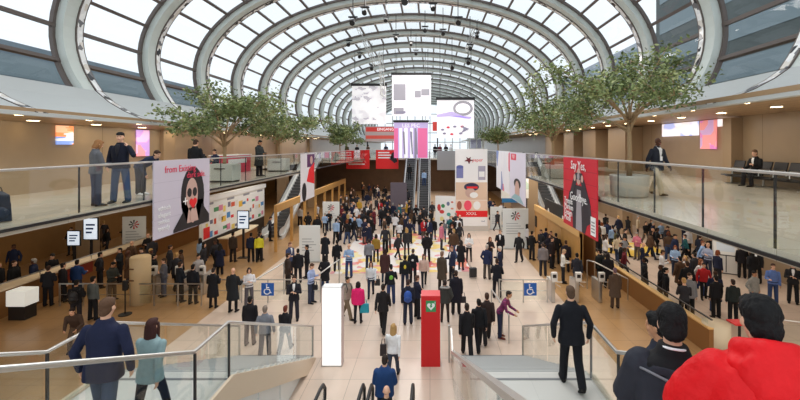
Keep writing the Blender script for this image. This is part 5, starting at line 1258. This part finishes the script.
PP(on(193,304), 178, 'stand', ('jacket',(24,26,34)), ('trousers',BLK), ('short','black'), 'light', 1.74, label='man in black with straight back behind the second turnstile')
PP(on(180,302), 150, 'talk', ('suit',(28,34,44)), ('trousers',BLK), ('short','brown'), 'light', 1.78, label='man in blue-black suit pointing beyond the second turnstile')
PP(on(198,288), 60, 'walk', ('jacket',(180,176,178)), ('trousers',(90,80,80)), ('short','black'), 'light', 1.70, label='person in pale grey jacket between the turnstiles by the blue sign')
PP(on(164,296), -40, 'folded', ('jacket',(96,98,110)), ('trousers',(88,92,110)), ('short','brown'), 'light', 1.74, label='person in blue-grey jacket beside the round beige column')
PP(on(154,290), 120, 'pockets', ('puffer',(22,22,26)), ('trousers',BLK), ('short','black'), 'light', 1.74, label='person in bulky black jacket right against the round beige column')
for px, py, fc, ps, tc, bt, lab in ((48,306,200,'phone',(30,32,40),TRO,'person in black at the low parapet right beside the white glowing cube'),(63,302,160,'stand',(34,30,34),TRO,'person in charcoal at the low parapet, second from the white glowing cube'),(77,298,190,'talk',(30,60,110),DJEAN,'person in bright navy blue at the low parapet before the red panel'),(100,288,150,'pockets',(40,40,46),TRO,'person in dark grey leaning by the parapet past the red panel'),(120,282,-30,'folded',(28,34,40),TRO,'person in blue-black near the parapet end, arms folded')): PP(on(px,py), fc, ps, ('jacket',tc), ('trousers',bt), ('short',rnd.choice(['black','brown'])), 'light', 1.74, label=lab)
PP(on(112,300), 80, 'reading', ('jacket',(56,60,56)), ('trousers',(110,92,76)), ('short','black'), 'tan', 1.72, label='person in dark olive jacket leaning over the barrier by the beige column')
# by the registration counter and further back
PP(on(260,260), 160, 'stand', ('jacket',(22,24,30)), ('trousers',BLK), ('short','black'), 'light', 1.74, label='person in black next to the yellow vest at the counter')
PP(on(259,262), 200, 'stand', ('shirt',(214,206,56)), ('trousers',BLK), ('short',(60,44,40)), 'light', 1.72, label='person in bright yellow safety vest near the registration counter')
PP(on(270,241), 110, 'phone', ('suit',(44,46,58)), ('trousers',BLK), ('short','brown'), 'light', 1.78, label='man in grey-black suit reading a white sheet past the yellow vest')
PP(on(300,226), 170, 'stand', ('shirt',(214,210,206)), ('trousers',TRO), ('short','brown'), 'light', 1.72, label='person in white shirt inside the wooden booth frame')
PP(on(317,222), 160, 'walk', ('shirt',(196,196,200)), ('trousers',TRO), ('short','black'), 'light', 1.72, label='person in pale shirt beside the red-star board in the booth')
PP(on(308,234), 185, 'pockets', ('jacket',(28,28,30)), ('trousers',TRO), ('short','black'), 'light', 1.74, label='broad person in black between booth frame and white board')
PP(on(233,262), 170, 'stand', ('suit',(64,52,44)), ('trousers',(50,42,40)), ('short','black'), 'tan', 1.80, label='man in brown suit in front of the registration counter')
PP(on(251,262), 190, 'talk', ('jacket',(26,34,58)), ('trousers',BLK), ('short','black'), 'light', 1.74, label='man in dark blue jacket before the small lit display')
# side aisle with the white machine
PP(on(773,304), -25, 'talk', ('shirt',(96,124,186)), ('trousers',(50,68,108)), ('short',(66,46,38)), 'light', 1.78, label='man in blue shirt and jeans with lanyard beyond the white machine')
PP(on(793,303), -40, 'folded', ('jacket',(34,34,38)), ('trousers',(26,26,30)), ('short','brown'), 'light', 1.80, shirt=WHT, label='man in black vest with white sleeves at the end of the side aisle')
PP(on(700,265), 120, 'phone', ('suit',(34,40,56)), ('trousers',(28,32,48)), ('short','brown'), 'light', 1.76, label='man in dark blue suit bent over papers beside the white machine')
PP(on(708,276), -60, 'folded', ('shirt',(150,160,186)), ('trousers',(40,46,66)), ('short',(190,150,124)), 'light', 1.76, label='man in blue-grey shirt standing against the white machine')
PP(on(702,272), 40, 'walk', ('shirt',(146,180,226)), ('trousers',(34,42,60)), ('short',(126,76,52)), 'light', 1.78, label='man in sky blue shirt in the crowded side aisle')
PP(on(700,294), 20, 'walk', ('shirt',(224,226,228)), ('trousers',(44,62,104)), ('long',(140,86,56)), 'light', 1.70, label='woman in white top and jeans holding a sheet in the side aisle')
PP(on(742,278), 150, 'talk', ('suit',(24,22,28)), ('trousers',BLK), ('short',(76,46,38)), 'light', 1.78, label='man in black suit just past the white machine')
PP(on(752,285), 185, 'pockets', ('puffer',(24,25,30)), ('trousers',BLK), ('long','black'), 'light', 1.72, label='person in black padded jacket with hair down near the white machine')
PP(on(757,283), -60, 'stand', ('suit',(30,30,34)), ('trousers',BLK), ('short',(150,80,64)), 'light', 1.78, shirt=WHT, label='man in black suit and white shirt behind the black padded jacket')
PP(on(716,318), 180, 'stand', ('jacket',(26,26,30)), ('trousers',BLK), ('short','black'), 'light', 1.72, label='person in black with back turned in the aisle, beside the small red table')
PP(on(733,322), 170, 'stand', ('jacket',(34,42,42)), ('trousers',BLK), ('short',(50,38,36)), 'light', 1.68, label='person in dark green jacket beside the black-clad person at the red table')
PP(on(754,312), 10, 'pockets', ('jacket',(150,150,146)), ('trousers',(52,58,90)), ('short','black'), 'tan', 1.72, label='person in light grey jacket in the aisle, just beyond the red jacket man')

# ------------------------------------------------------------------ the crowd
CN = {'black':[BLK,(26,26,30),(18,19,24)],'charcoal':[CHAR],'navy':[NAVY,(26,32,56)],'brown':[BRN],'grey':[GRY],'white':[WHT,(220,220,224)],'light blue':[LBL],'beige':[BEI],'maroon':[MAR],'olive':[OLV],'teal':[(40,98,104)],'pink':[(208,120,140)],'red':[(178,34,40)],'mustard':[(180,140,50)]}
CW = ['black']*16+['charcoal']*7+['navy']*8+['brown']*3+['grey']*3+['white']*4+['light blue']*2+['beige']*2+['maroon']*2+['olive','teal','pink','red','mustard']
HN = [('short','black','black-haired'),('short','brown','brown-haired'),('short','blond','fair-haired'),('short','grey','grey-haired'),('long','black','long black-haired'),('long','brown','long brown-haired'),('long','blond','long fair-haired'),('bob','red','red-haired'),('bun','brown','brown-haired, bun-wearing'),('pony','black','ponytailed'),(None,None,'bald'),('hat','black','black-capped')]
VN = {'stand':'standing','walk':'walking','stride':'striding','phone':'looking at a phone','folded':'with folded arms','talk':'gesturing','pockets':'with hands in pockets','reading':'reading','saunter':'strolling'}
LABELS = {o.get('label') for o, _ in ALL_PEOPLE}
SPOTS = [(o.location.x, o.location.y) for o, _ in ALL_PEOPLE if o.location.z < .5]
def free(x, y, d): return all((x-a)**2+(y-b)**2 > d*d for a, b in SPOTS)
def crowd_person(x, y, where, group, rg, dark=0.):
    for _ in range(400):
        cn = rg.choice(CW) if rg.random() > dark else rg.choice(['black','charcoal','navy','brown'])
        hs, hc, hn = rg.choice(HN); ps = rg.choice(list(VN)); kind = rg.choice(['jacket','jacket','suit','coat','shirt','puffer']) if cn not in ('white','light blue') else rg.choice(['shirt','shirt','jacket'])
        face = rg.choice([0,20,-30,60,-70,90,150,170,180,190,210,-120]); view = 'back turned' if abs(face) > 140 else ''
        lab = f"{hn} person in {cn} {GARMENT[kind].replace('_',' ')} {VN[ps]} {where}" + (', back turned' if view else '')
        if lab in LABELS or len(lab.split()) > 16: continue
        LABELS.add(lab); SPOTS.append((x, y))
        bt = rg.choice([TRO,DJEAN,JEAN,BLK,CHAR,(90,80,74)])
        return PP((x,y,0), face+rg.uniform(-12,12), ps, (kind, rg.choice(CN[cn])), (rg.choice(['trousers','trousers','slim']), bt), (hs,hc) if hs else None, rg.choice(['light','light','pale','tan','light','dark']), rg.uniform(1.6,1.84), shirt=WHT if kind == 'suit' and rg.random() < .6 else None, label=lab, group=None, info=cn)
def fill(n, xr, yr, where, seed, d=.52, dark=0., test=None):
    rg = random.Random(seed); k = 0; t = 0
    while k < n and t < n*60:
        t += 1; x = rg.uniform(*xr); y = rg.uniform(*yr)
        if test and not test(x, y): continue
        if not free(x, y, d): continue
        w = where(x, y) if callable(where) else where
        crowd_person(x, y, w, None, rg, dark); k += 1
def w_centre(x, y):
    a = 'towards the booth' if x < -5.2 else 'below the far screens' if x < -1.6 else 'before the far escalators' if x < 1.2 else 'beside the coloured board'
    return a+(', deep in the crowd' if y > 34.5 else '' if y > 30 else ' on the graphic')
fill(68, (-8.6,1.2), (28.4,39.2), w_centre, 21, .68, .35, lambda x, y: not (-3.9 < x < -2.1 and 37.4 < y) and not (x > -3.4 and y > 38.3) and not (abs(x+8.2) < .9 and 33 < y < 35) and not(x > .2 and y > 32.8))
fill(8, (-5.0,1.8), (24.5,28.8), lambda x, y: 'on the floor graphic', 22, .7, .3)
fill(16, (-9.6,-3.6), (38.8,47.5), lambda x, y: 'far back near the slate display' if x > -6 else 'far back by the booth posts', 23, .62, .6)
fill(6, (1.4,2.3), (27.8,32.2), lambda x, y: 'at the foot of the white tower', 24, .6, .7)
fill(9, (5.0,6.9), (31.6,44), lambda x, y: 'beyond the booth near the tower', 25, .6, .6)
def w_aisle(x, y):
    return ('beside the parapet' if x < 11.6 else 'in mid aisle' if x < 14.2 else 'by the tan side wall')+(' near the machine' if y < 22.5 else ' around the yellow circle' if y < 29 else ' at the aisle end')
fill(43, (10.0,17.2), (19.4,32.5), w_aisle, 26, .58, .3, lambda x, y: not (14.6 < x and y < 23.2) and not ((x-14)**2+(y-27)**2 < 1.2) and not (x < 11.4 and y > 28.4) and not (x > 14.9 and 31 < y))
fill(9, (9.95,12.6), (15.6,19.2), lambda x, y: 'low beside the parapet end', 27, .62, .5)
def w_left(x, y):
    return ('behind the low parapet' if x > -20 else 'by the brown side wall')+(' near the light cube' if y < 19.5 else ' near the lit displays' if y < 23.5 else ' near the emblem board')
fill(18, (-23.2,-18.1), (17.0,28.0), w_left, 28, .62, .55, lambda x, y: not (abs(x+20.7) < .9 and abs(y-24.2) < .9) and not (abs(x+19.2) < .5 and abs(y-25.3) < .6) and not (abs(y-22.7) < .6 and x < -18))
fill(14, (-16.8,-11.2), (19.4,24.4), lambda x, y: 'in the queue behind the turnstiles' if x > -14 else 'in the queue behind the beige column', 29, .75, .6, lambda x, y: y < 24)
fill(5, (-13.0,-11.0), (29.6,29.9), lambda x, y: 'at the coloured wall', 30, .5, .6) if False else None
fill(14, (-11,-4.2), (48.5,58), lambda x, y: 'in the dim hall beneath the bridge', 33, .8, .6)

# ------------------------------------------------------------------ bags and other carried things
def soft(parts, m, name, o, vox=.02):
    mb = MB()
    for c, r in parts: mb.blob(c, r)
    return link(name, solid(mb, vox, 2), m, o)
def backpack(label, px, py, face, col, h=1.74):
    p = on(px, py); o = thing('backpack', label, 'backpack', (p.x,p.y,0), R(face)); m = pm('nylon_%d_%d_%d' % col, col)
    soft([((0,.24,1.2),(.16,.1,.2)),((0,.25,1.06),(.16,.11,.12))], m, 'bag', o); soft([((0,.335,1.1),(.11,.05,.1))], pm('nylon2_%d_%d_%d' % col, tuple(int(v*.85) for v in col)), 'front_pocket', o)
    for sx in (-1,1): MB().tube([(sx*.09,.15,1.02),(sx*.13,-.1,1.08),(sx*.13,-.14,1.25),(sx*.1,-.02,1.44),(sx*.08,.15,1.36)], .018, 6).build('strap', BLACKM, o)
    return o
backpack('bright blue backpack worn by the person near the red pillar', 408, 324, 182, (36,84,170))
backpack('grey-brown backpack worn by the man beside the light pillar', 347, 318, 60, (84,78,70))
backpack('black backpack worn by the man behind the crouching woman', 76, 325, 200, (30,30,34))
def carry(label, px, py, dx, col, w=.3, h=.32, cat='bag', z=.45):
    p = on(px, py); o = thing('shopping_bag' if cat == 'shopping bag' else 'handbag', label, cat, (p.x+dx,p.y-.02,z)); m = pm('bag_%d_%d_%d' % col, col)
    mb = MB(); mb.hexa([(-w/2,-.06,0),(w/2,-.06,0),(w/2,.06,0),(-w/2,.06,0),(-w*.47,-.045,h),(w*.47,-.045,h),(w*.47,.045,h),(-w*.47,.045,h)]); mb.build('pouch', m, o, bevel=.02)
    for y in (-.04,.04): MB().tube([(-w*.25,y,h-.02),(-w*.18,y*.6,h+.15),(w*.18,y*.6,h+.15),(w*.25,y,h-.02)], .009, 6).build('handle', m, o)
carry('teal shopping bag carried by the woman in pink', 358, 323, .26, (20,150,170), .36, .36, 'shopping bag', .42)
carry('dark bag carried by the man in the long navy-black coat', 456, 314, .3, (30,28,34), .24, .26, 'bag', .48)
carry('black handbag of the woman in white blouse and long brown hair', 371, 296, .3, (26,26,30), .26, .3, 'bag', .5)
carry('dark shoulder bag of the blonde woman in white', 393, 379, -.29, (50,40,42), .2, .34, 'bag', .72)
carry('small black bag at the side of the man in pale blue shirt', 311, 303, .2, (28,28,34), .22, .22, 'bag', .6)
carry('dark bag held by the couple\'s woman on the stairs', 300, 400, 0, (34,34,40)) if False else None
p = on(473,278); o = thing('suitcase', 'small black wheeled suitcase pulled by the woman in black coat', 'suitcase', (p.x,p.y,0), R(15))
MB().box(-.19,.19,-.12,.12,.06,.55).build('shell', pm('case_black', (34,34,38), rough=.4), o, bevel=.04); MB().tube([(-.1,.08,.52),(-.32,.5,1.0),(-.3,.53,1.02),(-.05,.09,.54)], .01, 6).build('pull_handle', DSTEEL, o); 
for x in (-.14,.14): MB().lathe([(.001,-.02),(.04,-.02),(.04,.02),(.001,.02)], (x,.08,.04), 12).build('wheel', RUBBER, o)
o = thing('paper_sheet', 'white sheet in the hands of the woman in the side aisle', 'paper', on(700,294)+Vector((.1,-.38,.98))); MB().box(-.15,.15,-.1,.1,0,.008).build('page', WHITE, o)
# ------------------------------------------------------------------ the three people close to the camera, seen from behind
def near_person(loc, face, P, h, top, skin, hair, hairc, label, extra=None, vox=.008):
    o = bpy.data.objects.new('person', body_mesh(P, .008)); COL.objects.link(o); s = h/1.75
    o.location = loc; o.rotation_euler = (0,0,R(face)); o.scale = (s,s,s); o.color = srgb(SKINS[skin])
    me = bottom_mesh(P, 'trousers', .012); me.materials.append(CLOTH); put('trousers', me, o, (30,32,40))
    for i in (0,1): me = shoes_mesh(P, i); me.materials.append(CLOTH); put('shoe', me, o, (30,28,30))
    me = hair_mesh(P, hair, .0065, .007)
    for v in me.vertices:
        q = P.HM.inverted() @ v.co; q = Vector((q.x*1.1, q.y*1.06+.004, q.z*1.06+.006)); v.co = P.HM @ q
    me.materials.append(HAIRM); put('hair', me, o, hairc)
    o['label'] = label; o['category'] = 'person'; return o
HAIRS['jet'] = (17,16,18)
# man in the red padded jacket
Pr = Pose(legs=((.38,.7),(.34,.66)), spread=.06, head=(.1,.12), lean=.16, width=1.12, arms=(((-.78,-.40,-.36),(.55,-.8,-.1)), ((.5,-.35,-.8),(-.75,-.7,.12))))
ry = 1.72; RED_AT = (1.47, ry, zstep(ry))
o = near_person(RED_AT, 162, Pr, 1.50, None, 'light', 'short', HAIRS['jet'], 'black-haired man in bright red padded jacket with hood, close at the stair head')
mb = MB(); g = .055
rows = [(z, max(rx, .18)+g if z < 1.3 else rx+g, ry2+g+.03, yo) for z, rx, ry2, yo in BODY_ROWS if z >= .92]; rows[-1] = (1.49,.105,.10,.012); rows[-2] = (1.45,.15,.125,.012)
Pr.torso(mb, [(.78,.22,.19,.008),(.86,.235,.2,.008)]+rows)
for i in (0,1):
    sh, el, wr, f = Pr.arm[i]; limb(mb, [sh, sh.lerp(el,.5), el, el.lerp(wr,.5), wr], [.1,.112,.105,.095,.07], 14)
me = solid(mb, .012, 14)
for v in me.vertices:
    q = v.co; v.co += v.normal*(.008*noise.noise(q*7)+.011*abs(noise.noise(Vector((q.x*6+q.z*6,q.y*6,q.z*11)))))
me.materials.append(SHINY); put('padded_jacket', me, o, (222,14,24))
mb = MB()
for k in range(13):                                  # the hood lying on the shoulders
    a = PI*(k/12)*1.3-PI*.15
    mb.blob(Pr.T@Vector((.115*math.cos(a), .03+.105*math.sin(a), 1.50+.03*math.sin(a))), (.05,.05,.062))
mb.blob(Pr.T@Vector((0,.145,1.41)), (.17,.06,.14)); mb.blob(Pr.T@Vector((0,.165,1.33)), (.12,.05,.13)); mb.blob(Pr.T@Vector((.13,.07,1.44)), (.06,.07,.05)); mb.blob(Pr.T@Vector((-.13,.07,1.44)), (.06,.07,.05))
me = solid(mb, .011, 12)
for v in me.vertices: v.co += v.normal*.006*noise.noise(v.co*11)
me.materials.append(SHINY); put('hood', me, o, (226,16,26))
# man in the dark coat
Pb = Pose(legs=((.02,.02),(.0,.05)), spread=.05, head=(.3,.0), lean=.06, width=.98, arms=(((-.3,-.35,-.9),(.6,-.9,-.1)), ((.3,-.35,-.9),(-.6,-.9,-.1))))
by = 2.25; o = near_person((1.37,by,zstep(by)), 156, Pb, 1.53, None, 'light', 'short', HAIRS['jet'], 'black-haired man in dark slate coat with white lanyard beside the red jacket')
mb = MB(); g = .04
rows = [(z, max(rx, .17)+g if z < 1.3 else rx+g, ry2+g+.02, yo) for z, rx, ry2, yo in BODY_ROWS if z >= .92]; rows[-1] = (1.44,.15,.125,.01); rows = rows[:-2]+[(1.425,.165,.13,.012)]
Pb.torso(mb, [(.6,.23,.2,.008),(.86,.22,.18,.008)]+rows)
for i in (0,1):
    sh, el, wr, f = Pb.arm[i]; limb(mb, [sh, el, wr], [.098,.085,.06], 14)
me = solid(mb, .011, 4)
for v in me.vertices: v.co += v.normal*(.010*noise.noise(v.co*7))
me.materials.append(CLOTH); put('coat', me, o, (46,48,58))
mb = MB(); Pb.torso(mb, [(1.36,.185,.15,.012),(1.42,.165,.13,.012),(1.47,.1,.095,.014),(1.535,.076,.08,.012)]); me = solid(mb, .010, 3); me.materials.append(CLOTH); put('sweater', me, o, (20,20,24))
ring = [Pb.T@Vector((.21*math.cos(a)*1.02, .015+.175*math.sin(a), 1.352+.03*math.sin(a*2))) for a in [R(-15+120*k/16) for k in range(17)]]
mb = MB(); mb.tube(ring, .008, 6); mb.build('collar_piping', mat('piping_grey', (120,122,130), .5), o, True)
mb = MB()
rs = [Pb.T@Vector((.079*math.cos(a), .013+.083*math.sin(a), 1.515+.014*math.sin(a))) for a in [2*PI*k/24 for k in range(24)]]
mb.tube(rs, .008, 8, close=True); mb.build('lanyard', LAN, o, True)
# third head between rail and coat
Pc = Pose(legs=((.0,.0),(.0,.0)), spread=.05, head=(.12,.45))
cy = 3.3; o = near_person((1.90,cy,zstep(cy)), 195, Pc, 1.52, None, 'tan', 'short', HAIRS['jet'], 'dark-haired man half hidden behind the dark slate coat, face in profile')
me = top_mesh(Pc, 'suit', .011); me.materials.append(CLOTH); put('suit_jacket', me, o, (40,44,58))
o = thing('side_table', 'small red-topped table on the aisle floor beyond the parapet end', 'table', (10.6,13.7,0))
MB().box(-.3,.3,-.22,.22,.93,.98).build('table_top', pm('folder_red', (226,40,44)), o, bevel=.01); MB().bar((0,0,.02),(0,0,.93),.06).build('pole', DSTEEL, o); MB().lathe([(.001,0),(.24,0),(.24,.025),(.001,.03)], n=20).build('base', DSTEEL, o)
# ------------------------------------------------------------------ buildings outside the vault
def block(label, x0, x1, y0, y1, h, rgb, wx):
    o = thing('office_building', label, 'building', ((x0+x1)/2,(y0+y1)/2,0)); cx, cy = (x0+x1)/2, (y0+y1)/2
    MB().box(x0-cx,x1-cx,y0-cy,y1-cy,0,h).build('facade', pm('facade_%d_%d_%d' % rgb, rgb, rough=.5), o)
    xx = (x1 if x1 < 0 else x0)-cx; sg = 1 if x1 < 0 else -1
    for z in [2.5+3.4*k for k in range(int(h/3.4))]:
        MB().box(min(xx,xx+sg*.06),max(xx,xx+sg*.06),y0-cy+.8,y1-cy-.8,z,z+1.7).build('window_band', pm('band_glass', (120,138,146), rough=.15), o)
    return o
block('grey-blue office block with window bands outside the glass on the couple\'s side', -52, -34, 8, 60, 15.5, (112,128,140), 0)
block('tall slate office block with window bands outside the glass on the red poster side', 26, 46, 2, 46, 30., (76,86,86), 0)
block('distant pale office block seen through the glass beyond the big tree', 30, 50, 52, 90, 22., (160,170,182), 0)
# ------------------------------------------------------------------ light and camera
w = bpy.data.worlds.new('sky'); SC.world = w; w.use_nodes = True
bg = w.node_tree.nodes['Background']; bg.inputs[0].default_value = (.92,.97,1,1); bg.inputs[1].default_value = 1.3
def area(x, y, z, sx, sy, e, col, rot=(0,0,0)):
    l = bpy.data.lights.new('hall_lamp_fill', 'AREA'); l.shape = 'RECTANGLE'; l.size = sx; l.size_y = sy; l.energy = e; l.color = col
    o = bpy.data.objects.new('hall_lamp_fill', l); COL.objects.link(o); o.location = (x,y,z); o.rotation_euler = rot; o['kind'] = 'helper'; return o
WARM = (1,.87,.70)
for y in (8, 18, 28, 38):
    area(-12.2, y, 7.75, .8, 7, 50, (1,.9,.74)); area(10.5, y, 8.2, 2, 7, 130, (1,.93,.82))
    area(-17, y+2, 4.9, 6, 5, 115, (1,.88,.68)); area(13.5, y+2, 4.9, 6, 5, 165, (1,.92,.8))
    area(-10.5, y+2, 4.9, 3, 5, 80, WARM); area(7.6, y+2, 4.9, 2.5, 5, 90, WARM)
for y in (10, 19, 28, 37, 46, 58): area(-1.6, y, 17.2, 4, 4, 620, (1,.95,.9))  # fill added under the vault without fixtures, to brighten the interior
area(-3, 54, 4.9, 14, 6, 480, WARM)
c = bpy.data.cameras.new('camera'); co = bpy.data.objects.new('camera', c); COL.objects.link(co)
co.location = (0,0,EYE); co.rotation_euler = (PI/2,0,0)
c.sensor_width = 36; c.lens = F*36/800; c.shift_x = (400-CX)/800; c.shift_y = -(200-CY)/800; c.clip_end = 400; c.clip_start = .05
SC.camera = co
SC.view_settings.view_transform = 'Standard'; SC.view_settings.look = 'None'; SC.view_settings.gamma = 1; SC.view_settings.use_curve_mapping = False
SC.view_settings.exposure = .0
SC.cycles.transparent_max_bounces = 24; SC.cycles.max_bounces = 8; SC.cycles.diffuse_bounces = 4; SC.cycles.sample_clamp_indirect = 4
